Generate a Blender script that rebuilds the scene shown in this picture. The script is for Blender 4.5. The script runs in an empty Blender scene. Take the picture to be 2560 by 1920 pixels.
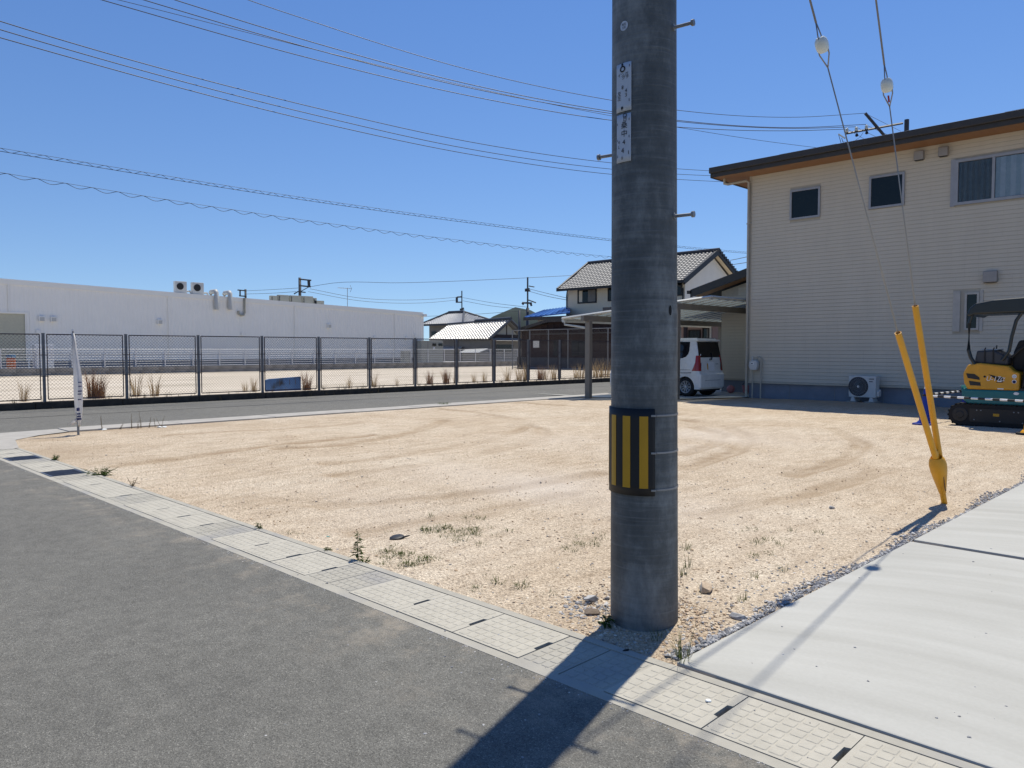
import bpy, bmesh, math, random
import numpy as np
from mathutils import Vector, Matrix
random.seed(7); np.random.seed(7)
R = math.radians
S = bpy.context.scene
COL = S.collection

# ------------------------------------------------------------------ camera
FPX, HZ, CH = 1923.0, 874.0, 1.45            # focal length and horizon row (photo pixels), eye height
PITCH = math.atan((960 - HZ) / FPX)
cam_d = bpy.data.cameras.new('camera'); cam = bpy.data.objects.new('camera', cam_d); COL.objects.link(cam)
cam_d.sensor_fit = 'HORIZONTAL'; cam_d.sensor_width = 36; cam_d.lens = 36 * FPX / 2560
cam_d.clip_start = .05; cam_d.clip_end = 6000
cam.location = (0, 0, CH); cam.rotation_euler = (R(90) - PITCH, 0, R(45))
S.camera = cam
S.render.resolution_x, S.render.resolution_y = 1024, 768

# ------------------------------------------------------------------ world, sun, exposure
SUN_EL, SUN_AZ = R(66.5), R(-18.5)             # azimuth measured from +Y towards +X
sd = Vector((math.sin(SUN_AZ) * math.cos(SUN_EL), math.cos(SUN_AZ) * math.cos(SUN_EL), math.sin(SUN_EL)))
W = bpy.data.worlds.new('World'); S.world = W; W.use_nodes = True
wn, wl = W.node_tree.nodes, W.node_tree.links
wn.clear()
sky = wn.new('ShaderNodeTexSky'); sky.sky_type = 'NISHITA'; sky.sun_disc = False
sky.sun_elevation = SUN_EL; sky.sun_rotation = SUN_AZ
sky.altitude = 0; sky.air_density = 1.2; sky.dust_density = 0.0; sky.ozone_density = 2.0
hs = wn.new('ShaderNodeHueSaturation'); hs.inputs['Saturation'].default_value = 1.24; hs.inputs['Hue'].default_value = .511
bg = wn.new('ShaderNodeBackground'); bg.inputs['Strength'].default_value = 0.125
wo = wn.new('ShaderNodeOutputWorld')
wtc = wn.new('ShaderNodeTexCoord'); wmp = wn.new('ShaderNodeMapping'); wmp.inputs['Location'].default_value = (0, 0, .11)   # samples the sky higher up, so it pales less at the horizon
wl.new(wtc.outputs['Generated'], wmp.inputs[0]); wl.new(wmp.outputs[0], sky.inputs[0])
wl.new(sky.outputs[0], hs.inputs['Color']); wl.new(hs.outputs[0], bg.inputs['Color']); wl.new(bg.outputs[0], wo.inputs['Surface'])
sl = bpy.data.lights.new('sun', 'SUN'); sl.energy = 5.0; sl.angle = R(.53); sl.color = (1, .945, .83)
so = bpy.data.objects.new('sun', sl); COL.objects.link(so); so.rotation_euler = sd.to_track_quat('Z', 'Y').to_euler(); so.location = (0, 0, 40)
vs = S.view_settings; vs.view_transform = 'Standard'; vs.look = 'None'; vs.gamma = 1; vs.use_curve_mapping = False; vs.exposure = 0.0

# ------------------------------------------------------------------ pixel -> place helpers (photo pixels, 2560 wide)
_s = math.sqrt(.5)
F0 = Vector((-_s, _s, 0)); RT = Vector((_s, _s, 0))
FW = F0 * math.cos(PITCH) - Vector((0, 0, math.sin(PITCH))); UP = RT.cross(FW); CAM = Vector((0, 0, CH))
def ray(x, y): return FW + RT * ((x - 1280) / FPX) - UP * ((y - 960) / FPX)
def g(x, y, z=0): d = ray(x, y); return CAM + d * ((z - CH) / d.z)
def aX(x, y, X): d = ray(x, y); return CAM + d * (X / d.x)
def aY(x, y, Y): d = ray(x, y); return CAM + d * (Y / d.y)
def aD(x, y, D): d = ray(x, y); return CAM + d * (D / d.dot(F0))

# ------------------------------------------------------------------ materials
MATS = {}
def nodes(name):
    m = bpy.data.materials.new(name); m.use_nodes = True; nt = m.node_tree
    return m, nt.nodes, nt.links, nt.nodes['Principled BSDF']
def M(name, c, c2=None, scale=6., rough=.7, bump=0., bscale=60., metal=0., spec=.4, detail=5., c3=None, s3=1., coat=0., stretch=(1, 1, 1), trans=0., alpha=1., rvar=0.):
    if name in MATS: return MATS[name]
    m, N, L, b = nodes(name)
    b.inputs['Roughness'].default_value = rough; b.inputs['Metallic'].default_value = metal
    b.inputs['Specular IOR Level'].default_value = spec; b.inputs['Coat Weight'].default_value = coat
    if trans: b.inputs['Transmission Weight'].default_value = trans
    if alpha < 1: b.inputs['Alpha'].default_value = alpha
    tc = N.new('ShaderNodeTexCoord'); mp = N.new('ShaderNodeMapping'); mp.inputs['Scale'].default_value = stretch
    L.new(tc.outputs['Object'], mp.inputs[0])
    c = (*c, 1)
    if c2 is None: c2 = tuple(x * .86 for x in c[:3])
    n = N.new('ShaderNodeTexNoise'); n.inputs['Scale'].default_value = scale; n.inputs['Detail'].default_value = detail; n.inputs['Roughness'].default_value = .62
    L.new(mp.outputs[0], n.inputs['Vector'])
    r = N.new('ShaderNodeValToRGB'); r.color_ramp.elements[0].position = .32; r.color_ramp.elements[1].position = .68
    r.color_ramp.elements[0].color = (*c2, 1); r.color_ramp.elements[1].color = c
    L.new(n.outputs['Fac'], r.inputs[0]); out = r.outputs[0]
    if c3:
        n3 = N.new('ShaderNodeTexNoise'); n3.inputs['Scale'].default_value = s3; n3.inputs['Detail'].default_value = 4
        L.new(mp.outputs[0], n3.inputs['Vector'])
        r3 = N.new('ShaderNodeValToRGB'); r3.color_ramp.elements[0].position = .5; r3.color_ramp.elements[1].position = .72
        r3.color_ramp.elements[0].color = (0, 0, 0, 1)
        mx = N.new('ShaderNodeMix'); mx.data_type = 'RGBA'; mx.inputs['B'].default_value = (*c3, 1)
        L.new(n3.outputs['Fac'], r3.inputs[0]); L.new(r3.outputs[0], mx.inputs['Factor']); L.new(out, mx.inputs['A']); out = mx.outputs['Result']
    L.new(out, b.inputs['Base Color'])
    if rvar:
        mr = N.new('ShaderNodeMapRange'); mr.inputs['To Min'].default_value = rough - rvar; mr.inputs['To Max'].default_value = rough + rvar
        L.new(n.outputs['Fac'], mr.inputs[0]); L.new(mr.outputs[0], b.inputs['Roughness'])
    if bump:
        n2 = N.new('ShaderNodeTexNoise'); n2.inputs['Scale'].default_value = bscale; n2.inputs['Detail'].default_value = 4
        L.new(mp.outputs[0], n2.inputs['Vector'])
        bp = N.new('ShaderNodeBump'); bp.inputs['Strength'].default_value = bump; bp.inputs['Distance'].default_value = .01
        L.new(n2.outputs['Fac'], bp.inputs['Height']); L.new(bp.outputs[0], b.inputs['Normal'])
    MATS[name] = m; return m

def mat_sand():
    m, N, L, b = nodes('sand'); b.inputs['Roughness'].default_value = .95; b.inputs['Specular IOR Level'].default_value = .15
    tc = N.new('ShaderNodeTexCoord')
    def noise(s, d=5, rg=.6):
        n = N.new('ShaderNodeTexNoise'); n.inputs['Scale'].default_value = s; n.inputs['Detail'].default_value = d; n.inputs['Roughness'].default_value = rg
        L.new(tc.outputs['Object'], n.inputs['Vector']); return n.outputs['Fac']
    def ramp(f, stops):
        r = N.new('ShaderNodeValToRGB'); e = r.color_ramp.elements
        e[0].position, e[0].color = stops[0][0], (*stops[0][1], 1); e[1].position, e[1].color = stops[-1][0], (*stops[-1][1], 1)
        for p, c in stops[1:-1]: q = e.new(p); q.color = (*c, 1)
        L.new(f, r.inputs[0]); return r.outputs[0]
    def mix(a, bb, f, mode='MIX'):
        x = N.new('ShaderNodeMix'); x.data_type = 'RGBA'; x.blend_type = mode
        (L.new(f, x.inputs['Factor']) if not isinstance(f, float) else setattr(x.inputs['Factor'], 'default_value', f))
        for s_, v in (('A', a), ('B', bb)):
            if isinstance(v, tuple): x.inputs[s_].default_value = (*v, 1)
            else: L.new(v, x.inputs[s_])
        return x.outputs['Result']
    base = ramp(noise(.55, 5), [(.33, (.505, .41, .295)), (.5, (.56, .468, .35)), (.68, (.605, .52, .40))])
    vo = N.new('ShaderNodeTexVoronoi'); vo.inputs['Scale'].default_value = 150; L.new(tc.outputs['Object'], vo.inputs['Vector'])
    sep = N.new('ShaderNodeSeparateColor'); L.new(vo.outputs['Color'], sep.inputs[0])
    grain = ramp(sep.outputs[0], [(0, (.30, .28, .27)), (.22, (.74, .70, .66)), (.55, (1, 1, 1)), (.85, (1.15, 1.15, 1.15)), (1, (1.5, 1.5, 1.5))])
    c = mix(base, grain, .8, 'MULTIPLY')
    vo2 = N.new('ShaderNodeTexVoronoi'); vo2.inputs['Scale'].default_value = 55; L.new(tc.outputs['Object'], vo2.inputs['Vector'])
    sep2 = N.new('ShaderNodeSeparateColor'); L.new(vo2.outputs['Color'], sep2.inputs[0])
    c = mix(c, ramp(sep2.outputs[1], [(0, (.55, .52, .5)), (.16, (.92, .91, .9)), (.8, (1.04, 1.04, 1.04)), (1, (1.25, 1.25, 1.25))]), .75, 'MULTIPLY')
    st = N.new('ShaderNodeMapping'); st.inputs['Scale'].default_value = (3, .9, 1); st.inputs['Rotation'].default_value = (0, 0, .4); L.new(tc.outputs['Object'], st.inputs[0])
    nn = N.new('ShaderNodeTexNoise'); nn.inputs['Scale'].default_value = 2.2; nn.inputs['Detail'].default_value = 6; L.new(st.outputs[0], nn.inputs['Vector'])
    c = mix(c, ramp(nn.outputs['Fac'], [(.35, (.86, .83, .8)), (.6, (1.05, 1.05, 1.05))]), .8, 'MULTIPLY')
    at = N.new('ShaderNodeAttribute'); at.attribute_name = 'track'
    c = mix(c, (.335, .245, .155), at.outputs['Fac'])
    at2 = N.new('ShaderNodeAttribute'); at2.attribute_name = 'pale'
    c = mix(c, (.62, .55, .47), at2.outputs['Fac'])
    L.new(c, b.inputs['Base Color'])
    bp = N.new('ShaderNodeBump'); bp.inputs['Strength'].default_value = .75; bp.inputs['Distance'].default_value = .012
    ad = N.new('ShaderNodeMath'); ad.operation = 'ADD'; L.new(noise(70, 5, .7), ad.inputs[0]); L.new(vo2.outputs['Distance'], ad.inputs[1])
    L.new(ad.outputs[0], bp.inputs['Height']); L.new(bp.outputs[0], b.inputs['Normal'])
    MATS['sand'] = m; return m
mat_sand()

def mat_asphalt():
    m, N, L, b = nodes('asphalt'); b.inputs['Roughness'].default_value = .85; b.inputs['Specular IOR Level'].default_value = .3
    tc = N.new('ShaderNodeTexCoord')
    def noise(s, d=4, rg=.6):
        n = N.new('ShaderNodeTexNoise'); n.inputs['Scale'].default_value = s; n.inputs['Detail'].default_value = d; n.inputs['Roughness'].default_value = rg
        L.new(tc.outputs['Object'], n.inputs['Vector']); return n.outputs['Fac']
    def ramp(f, stops):
        r = N.new('ShaderNodeValToRGB'); e = r.color_ramp.elements
        e[0].position, e[0].color = stops[0][0], (*[stops[0][1]] * 3, 1); e[1].position, e[1].color = stops[-1][0], (*[stops[-1][1]] * 3, 1)
        for p, c in stops[1:-1]: q = e.new(p); q.color = (c, c, c, 1)
        L.new(f, r.inputs[0]); return r.outputs[0]
    def mul(a, bb, f):
        x = N.new('ShaderNodeMix'); x.data_type = 'RGBA'; x.blend_type = 'MULTIPLY'; x.inputs['Factor'].default_value = f
        L.new(a, x.inputs['A']); L.new(bb, x.inputs['B']); return x.outputs['Result']
    r = N.new('ShaderNodeValToRGB'); r.color_ramp.elements[0].position = .3; r.color_ramp.elements[1].position = .7
    r.color_ramp.elements[0].color = (.138, .133, .116, 1); r.color_ramp.elements[1].color = (.166, .160, .139, 1)
    L.new(noise(.8, 6), r.inputs[0])
    vo = N.new('ShaderNodeTexVoronoi'); vo.inputs['Scale'].default_value = 230; L.new(tc.outputs['Object'], vo.inputs['Vector'])
    sp = N.new('ShaderNodeSeparateColor'); L.new(vo.outputs['Color'], sp.inputs[0])
    c = mul(r.outputs[0], ramp(sp.outputs[0], [(0, .5), (.3, .82), (.7, 1.08), (.95, 1.4), (1, 2.2)]), .85)
    c = mul(c, ramp(noise(9, 5), [(.35, .85), (.65, 1.12)]), .8)
    # dusty sand blown along the gutter and in worn patches
    n2 = noise(1.7, 6, .7); rr = ramp(n2, [(.6, 0), (.78, .3)])
    x = N.new('ShaderNodeMix'); x.data_type = 'RGBA'; x.inputs['B'].default_value = (.27, .24, .20, 1)
    L.new(rr, x.inputs['Factor']); L.new(c, x.inputs['A'])
    # sand carried off the lot lies in the last half metre before the gutter
    sx = N.new('ShaderNodeSeparateXYZ'); L.new(tc.outputs['Object'], sx.inputs[0])
    mr = N.new('ShaderNodeMapRange'); mr.inputs['From Min'].default_value = 1.75; mr.inputs['From Max'].default_value = 2.5; L.new(sx.outputs[1], mr.inputs[0])
    lim = N.new('ShaderNodeMath'); lim.operation = 'LESS_THAN'; lim.inputs[1].default_value = 2.6; L.new(sx.outputs[1], lim.inputs[0])
    q1 = N.new('ShaderNodeMath'); q1.operation = 'MULTIPLY'; L.new(mr.outputs[0], q1.inputs[0]); L.new(lim.outputs[0], q1.inputs[1])
    q2 = N.new('ShaderNodeMath'); q2.operation = 'MULTIPLY'; L.new(q1.outputs[0], q2.inputs[0]); L.new(ramp(noise(2.6, 8, .75), [(.5, 0), (.68, .8)]), q2.inputs[1])
    x3 = N.new('ShaderNodeMix'); x3.data_type = 'RGBA'; x3.inputs['B'].default_value = (.36, .31, .24, 1); L.new(q2.outputs[0], x3.inputs['Factor']); L.new(x.outputs['Result'], x3.inputs['A'])
    L.new(x3.outputs['Result'], b.inputs['Base Color'])
    bp = N.new('ShaderNodeBump'); bp.inputs['Strength'].default_value = .55; bp.inputs['Distance'].default_value = .006
    L.new(vo.outputs['Distance'], bp.inputs['Height']); L.new(bp.outputs[0], b.inputs['Normal'])
    MATS['asphalt'] = m; return m
mat_asphalt()

def mat_slab():
    m, N, L, b = nodes('slab'); b.inputs['Roughness'].default_value = .75; b.inputs['Specular IOR Level'].default_value = .3
    tc = N.new('ShaderNodeTexCoord'); sx = N.new('ShaderNodeSeparateXYZ'); L.new(tc.outputs['Object'], sx.inputs[0])
    def mth(op, a, bb=None, c=None):
        x = N.new('ShaderNodeMath'); x.operation = op
        for i, v in enumerate((a, bb, c)):
            if v is None: continue
            if isinstance(v, (int, float)): x.inputs[i].default_value = v
            else: L.new(v, x.inputs[i])
        return x.outputs[0]
    def noise(vec, s, d=5):
        n = N.new('ShaderNodeTexNoise'); n.inputs['Scale'].default_value = s; n.inputs['Detail'].default_value = d; L.new(vec, n.inputs['Vector']); return n.outputs['Fac']
    # trowel strokes: long shallow arcs bulging away from the road
    xx = mth('ADD', sx.outputs[0], .9); v = mth('MULTIPLY_ADD', mth('MULTIPLY', xx, xx), .30, sx.outputs[1])
    cb = N.new('ShaderNodeCombineXYZ'); L.new(mth('MULTIPLY', xx, .55), cb.inputs[0]); L.new(mth('MULTIPLY', v, 5.5), cb.inputs[1])
    arcs = noise(cb.outputs[0], 1.1, 6); big = noise(tc.outputs['Object'], .9, 6); fine = noise(tc.outputs['Object'], 60, 4)
    f = mth('MULTIPLY_ADD', fine, .22, mth('MULTIPLY_ADD', arcs, .66, mth('MULTIPLY', big, .6)))
    r = N.new('ShaderNodeValToRGB'); r.color_ramp.elements[0].position = .55; r.color_ramp.elements[1].position = 1.0
    r.color_ramp.elements[0].color = (.37, .362, .322, 1); r.color_ramp.elements[1].color = (.475, .468, .425, 1)
    L.new(f, r.inputs[0]); L.new(r.outputs[0], b.inputs['Base Color'])
    bp = N.new('ShaderNodeBump'); bp.inputs['Strength'].default_value = .2; bp.inputs['Distance'].default_value = .004
    L.new(fine, bp.inputs['Height']); L.new(bp.outputs[0], b.inputs['Normal'])
    MATS['slab'] = m
mat_slab()

def mat_pole():
    m, N, L, b = nodes('pole_concrete'); b.inputs['Roughness'].default_value = .6; b.inputs['Specular IOR Level'].default_value = .4
    tc = N.new('ShaderNodeTexCoord')
    def noise(s, st, d=5, rg=.6):
        mp = N.new('ShaderNodeMapping'); mp.inputs['Scale'].default_value = st; L.new(tc.outputs['Object'], mp.inputs[0])
        n = N.new('ShaderNodeTexNoise'); n.inputs['Scale'].default_value = s; n.inputs['Detail'].default_value = d; n.inputs['Roughness'].default_value = rg
        L.new(mp.outputs[0], n.inputs['Vector']); return n.outputs['Fac']
    a = noise(3.2, (1, 1, .5), 8, .7); bnd = noise(3, (.3, .3, 6), 6, .7); ring = noise(3.5, (.9, .9, 26), 4, .6)
    mxx = N.new('ShaderNodeMath'); mxx.operation = 'MULTIPLY_ADD'; mxx.inputs[1].default_value = .3; L.new(bnd, mxx.inputs[0]); L.new(a, mxx.inputs[2])
    r = N.new('ShaderNodeValToRGB'); e = r.color_ramp.elements
    e[0].position = .42; e[0].color = (.036, .042, .043, 1); e[1].position = .86; e[1].color = (.25, .262, .255, 1)
    q = e.new(.64); q.color = (.095, .102, .101, 1)
    L.new(mxx.outputs[0], r.inputs[0])
    r2 = N.new('ShaderNodeValToRGB'); r2.color_ramp.elements[0].position = .56; r2.color_ramp.elements[1].position = .70
    r2.color_ramp.elements[0].color = (0, 0, 0, 1)
    L.new(ring, r2.inputs[0])
    f = N.new('ShaderNodeMath'); f.operation = 'MULTIPLY'; f.inputs[1].default_value = .22; L.new(r2.outputs[0], f.inputs[0])
    x = N.new('ShaderNodeMix'); x.data_type = 'RGBA'; x.inputs['B'].default_value = (.27, .285, .28, 1)
    L.new(f.outputs[0], x.inputs['Factor']); L.new(r.outputs[0], x.inputs['A']); L.new(x.outputs['Result'], b.inputs['Base Color'])
    bp = N.new('ShaderNodeBump'); bp.inputs['Strength'].default_value = .35; bp.inputs['Distance'].default_value = .006
    ad = N.new('ShaderNodeMath'); ad.operation = 'ADD'; L.new(ring, ad.inputs[0]); L.new(noise(60, (1, 1, 1)), ad.inputs[1])
    L.new(ad.outputs[0], bp.inputs['Height']); L.new(bp.outputs[0], b.inputs['Normal'])
    MATS['pole_concrete'] = m
mat_pole()

def mat_glass(name, tint=(.9, .95, .95), clear=.5):
    m = bpy.data.materials.new(name); m.use_nodes = True; N, L = m.node_tree.nodes, m.node_tree.links; N.clear()
    o = N.new('ShaderNodeOutputMaterial'); t = N.new('ShaderNodeBsdfTransparent'); t.inputs[0].default_value = (*tint, 1)
    gl = N.new('ShaderNodeBsdfGlossy'); gl.inputs['Roughness'].default_value = .03
    d = N.new('ShaderNodeBsdfDiffuse'); d.inputs[0].default_value = (.25, .28, .29, 1)
    mx = N.new('ShaderNodeMixShader'); mx.inputs[0].default_value = clear; L.new(d.outputs[0], mx.inputs[1]); L.new(t.outputs[0], mx.inputs[2])
    fr = N.new('ShaderNodeFresnel'); fr.inputs[0].default_value = 1.45; mx2 = N.new('ShaderNodeMixShader')
    L.new(fr.outputs[0], mx2.inputs[0]); L.new(mx.outputs[0], mx2.inputs[1]); L.new(gl.outputs[0], mx2.inputs[2]); L.new(mx2.outputs[0], o.inputs[0])
    MATS[name] = m; return m
mat_glass('clear_glass', (.92, .95, .95), .95)
def mat_poly():
    m = bpy.data.materials.new('polycarbonate'); m.use_nodes = True; N, L = m.node_tree.nodes, m.node_tree.links; N.clear()
    o = N.new('ShaderNodeOutputMaterial'); t = N.new('ShaderNodeBsdfTranslucent'); t.inputs[0].default_value = (.36, .39, .39, 1)
    d = N.new('ShaderNodeBsdfDiffuse'); d.inputs[0].default_value = (.42, .47, .48, 1)
    tr = N.new('ShaderNodeBsdfTransparent'); tr.inputs[0].default_value = (.72, .76, .76, 1)
    m1 = N.new('ShaderNodeMixShader'); m1.inputs[0].default_value = .5; L.new(t.outputs[0], m1.inputs[1]); L.new(d.outputs[0], m1.inputs[2])
    m2 = N.new('ShaderNodeMixShader'); m2.inputs[0].default_value = .5; L.new(m1.outputs[0], m2.inputs[1]); L.new(tr.outputs[0], m2.inputs[2])
    L.new(m2.outputs[0], o.inputs[0]); MATS['polycarbonate'] = m
mat_poly()
def mat_cloth():
    m = bpy.data.materials.new('banner_cloth'); m.use_nodes = True; N, L = m.node_tree.nodes, m.node_tree.links; N.clear()
    o = N.new('ShaderNodeOutputMaterial'); t = N.new('ShaderNodeBsdfTranslucent'); t.inputs[0].default_value = (.82, .81, .79, 1)
    d = N.new('ShaderNodeBsdfDiffuse'); d.inputs[0].default_value = (.88, .87, .85, 1)
    m1 = N.new('ShaderNodeMixShader'); m1.inputs[0].default_value = .55; L.new(t.outputs[0], m1.inputs[1]); L.new(d.outputs[0], m1.inputs[2]); L.new(m1.outputs[0], o.inputs[0])
    MATS['banner_cloth'] = m
mat_cloth()
def mat_leaf(name, c, c2):
    m = bpy.data.materials.new(name); m.use_nodes = True; N, L = m.node_tree.nodes, m.node_tree.links; N.clear()
    o = N.new('ShaderNodeOutputMaterial'); gi = N.new('ShaderNodeNewGeometry')
    r = N.new('ShaderNodeValToRGB'); r.color_ramp.elements[0].color = (*c, 1); r.color_ramp.elements[1].color = (*c2, 1); L.new(gi.outputs['Random Per Island'], r.inputs[0])
    t = N.new('ShaderNodeBsdfTranslucent'); d = N.new('ShaderNodeBsdfDiffuse'); L.new(r.outputs[0], t.inputs[0]); L.new(r.outputs[0], d.inputs[0])
    m1 = N.new('ShaderNodeMixShader'); m1.inputs[0].default_value = .7; L.new(t.outputs[0], m1.inputs[1]); L.new(d.outputs[0], m1.inputs[2]); L.new(m1.outputs[0], o.inputs[0])
    MATS[name] = m
mat_leaf('reed_red', (.16, .075, .04), (.33, .19, .10)); mat_leaf('reed_straw', (.30, .20, .10), (.52, .40, .23))
mat_leaf('weed_green', (.045, .075, .02), (.10, .14, .045)); mat_leaf('grass_green', (.05, .08, .022), (.15, .17, .06)); mat_leaf('weed_dry', (.12, .10, .05), (.24, .18, .10))
def mat_stone(name, stops):
    m, N, L, b = nodes(name); b.inputs['Roughness'].default_value = .9; b.inputs['Specular IOR Level'].default_value = .25
    gi = N.new('ShaderNodeNewGeometry'); r = N.new('ShaderNodeValToRGB'); e = r.color_ramp.elements
    e[0].color = (*stops[0], 1); e[1].color = (*stops[-1], 1)
    for i, c in enumerate(stops[1:-1]): q = e.new((i + 1) / (len(stops) - 1)); q.color = (*c, 1)
    L.new(gi.outputs['Random Per Island'], r.inputs[0])
    tc = N.new('ShaderNodeTexCoord'); n = N.new('ShaderNodeTexNoise'); n.inputs['Scale'].default_value = 60; L.new(tc.outputs['Object'], n.inputs['Vector'])
    x = N.new('ShaderNodeMix'); x.data_type = 'RGBA'; x.blend_type = 'OVERLAY'; x.inputs['Factor'].default_value = .5
    L.new(r.outputs[0], x.inputs['A']); L.new(n.outputs['Fac'], x.inputs['B']); L.new(x.outputs['Result'], b.inputs['Base Color'])
    MATS[name] = m
mat_stone('gravel_grey', [(.15, .15, .155), (.27, .27, .275), (.38, .375, .37), (.2, .2, .21), (.5, .485, .46), (.58, .56, .53)])
mat_stone('pebble_tan', [(.52, .38, .25), (.38, .27, .17), (.64, .52, .38), (.46, .34, .23), (.34, .31, .28), (.7, .62, .5)])

M('drain_concrete', (.41, .385, .32), (.345, .323, .268), scale=7, rough=.85, bump=.25, bscale=120, c3=(.30, .29, .27), s3=3)
M('cover_concrete', (.48, .448, .37), (.405, .378, .312), scale=9, rough=.85, bump=.3, bscale=140)
M('dark_void', (.012, .012, .012), rough=.95)
M('grating_steel', (.11, .125, .16), (.08, .09, .115), rough=.45, metal=.5)
M('kerb_pale', (.42, .395, .35), (.33, .31, .275), scale=3, rough=.9, bump=.2)
M('soil_dark', (.21, .16, .115), (.14, .11, .085), scale=8, rough=.95, bump=.5, bscale=60)
M('galv', (.30, .31, .315), (.19, .195, .20), scale=12, rough=.5, metal=.45)
M('steel_dark', (.075, .055, .06), (.04, .03, .035), scale=20, rough=.55, metal=.3)
M('kerb_dark', (.075, .06, .045), (.035, .03, .025), scale=5, rough=.95, bump=.5)
M('vacant_ground', (.62, .545, .435), (.51, .435, .335), scale=.9, rough=.95, bump=.6, bscale=18, c3=(.42, .36, .27), s3=.35, stretch=(1, .4, 1))
M('dark_block', (.085, .088, .095), (.06, .062, .068), scale=3, rough=.9)
M('post_grey', (.19, .19, .192), (.13, .13, .132), scale=12, rough=.55, metal=.3)
M('wire_mesh', (.10, .085, .085), rough=.6, metal=.2)
M('wire_dark', (.025, .025, .032), rough=.5)
M('white_metal', (.72, .73, .74), rough=.45)
M('offwhite_metal', (.50, .50, .47), (.44, .44, .42), rough=.5)
M('warehouse_wall', (.83, .81, .76), (.80, .78, .73), scale=1.2, rough=.5, spec=.4)
M('warehouse_band', (.82, .80, .74), (.79, .77, .71), scale=1, rough=.5)
M('shutter', (.56, .54, .42), (.5, .48, .38), rough=.55)
M('block_wall', (.34, .32, .285), (.25, .24, .215), scale=2.5, rough=.95, bump=.3, c3=(.2, .19, .17), s3=1.2)
M('dark_foundation', (.26, .26, .265), (.22, .22, .225), rough=.85)
M('house_foundation', (.20, .225, .27), (.165, .185, .225), scale=3, rough=.85, bump=.4, bscale=25)
M('siding', (.57, .52, .425), (.535, .487, .397), scale=2.2, stretch=(1, 1, .18), rough=.75, bump=.3, bscale=40)
M('siding_joint', (.45, .41, .335), rough=.9)
M('beige_trim', (.46, .42, .34), rough=.55)
M('fascia_brown', (.048, .042, .037), (.038, .034, .03), rough=.45)
M('soffit_wood', (.36, .175, .075), (.28, .13, .055), scale=3, stretch=(1, 14, 1), rough=.55)
M('roof_dark', (.03, .03, .032), rough=.7)
M('window_frame', (.36, .355, .36), rough=.4, metal=.3)
M('window_frame_beige', (.47, .445, .40), rough=.5)
M('window_dark', (.008, .012, .011), (.005, .008, .008), rough=.08, spec=.35)
M('black_plastic', (.018, .018, .019), rough=.5)
M('vent_metal', (.33, .31, .29), rough=.5, metal=.2)
M('curtain', (.50, .58, .66), (.40, .48, .57), rough=.9)
M('curtain_dim', (.10, .125, .145), (.06, .08, .095), rough=.9)
M('ac_white', (.58, .585, .565), rough=.5)
M('yellow_guard', (.70, .345, .014), (.60, .285, .014), scale=7, rough=.45, spec=.5, rvar=.08)
M('yellow_cone', (.78, .36, .01), rough=.45)
M('excavator_yellow', (.62, .30, .014), rough=.35, spec=.5)
M('excavator_teal', (.012, .15, .165), (.010, .125, .14), rough=.4)
M('blue_cone', (.006, .03, .30), rough=.4)
M('rubber', (.014, .014, .015), rough=.75)
M('canopy_dark', (.014, .02, .022), rough=.36, spec=.5)
M('tank_grey', (.045, .05, .06), rough=.5)
M('car_white', (.80, .79, .75), rough=.22, coat=.6, spec=.5)
M('car_glass', (.006, .007, .012), rough=.05, spec=.6)
M('tail_red', (.36, .008, .012), rough=.15, coat=.5)
M('chrome', (.55, .56, .57), rough=.25, metal=.9)
M('wheel_silver', (.50, .51, .52), rough=.35, metal=.6)
M('plate_white', (.8, .8, .8), rough=.5)
M('carport_metal', (.235, .205, .17), (.21, .185, .155), rough=.4, metal=.35)
M('carport_rail', (.60, .60, .56), rough=.4, metal=.3)
M('pole_plate', (.50, .54, .59), (.45, .49, .545), rough=.45)
M('ink_black', (.01, .01, .012), rough=.6)
M('ink_blue', (.01, .018, .10), rough=.7)
M('wrap_black', (.010, .010, .011), rough=.55)
M('wrap_yellow', (.52, .275, .010), rough=.4)
M('strap_grey', (.27, .27, .27), rough=.4, metal=.3)
M('porcelain', (.66, .70, .66), rough=.25, coat=.4)
M('guy_strand', (.22, .225, .24), rough=.45, metal=.5)
M('guy_strand_pale', (.30, .295, .28), rough=.5, metal=.2)
M('blue_board', (.13, .27, .52), (.105, .225, .45), scale=2, rough=.6, c3=(.045, .05, .06), s3=3)
M('tile_grey', (.19, .19, .19), (.15, .15, .15), scale=4, rough=.55, spec=.35)
M('tile_silver', (.46, .455, .44), (.36, .355, .345), scale=4, rough=.36, spec=.8)
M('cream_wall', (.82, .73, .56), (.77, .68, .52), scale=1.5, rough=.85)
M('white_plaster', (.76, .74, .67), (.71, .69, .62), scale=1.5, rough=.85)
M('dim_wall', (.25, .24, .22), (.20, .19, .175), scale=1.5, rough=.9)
M('brown_board', (.04, .019, .015), (.025, .013, .011), scale=6, rough=.8, stretch=(4, 4, .6))
M('brown_frame', (.035, .022, .02), rough=.7)
M('pink_wall', (.40, .29, .27), (.36, .26, .245), scale=2, rough=.85)
M('blue_roof', (.03, .13, .42), (.025, .11, .36), rough=.35)
M('cubicle_beige', (.36, .355, .30), (.32, .315, .27), rough=.6)
M('hill_green', (.036, .052, .046), (.02, .033, .03), scale=.05, rough=1)
M('orange_drum', (.50, .11, .025), rough=.5)
M('blue_lid', (.03, .13, .25), rough=.5)
M('pink_toy', (.50, .20, .22), rough=.5)
M('lid_black', (.022, .023, .025), rough=.55)
M('fleck_white', (.75, .77, .74), rough=.5)
M('far_ground', (.34, .29, .22), (.27, .235, .185), scale=.1, rough=1)
M('tar', (.03, .03, .03), rough=.8)
M('teal_scrap', (.10, .28, .24), rough=.6)

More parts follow.
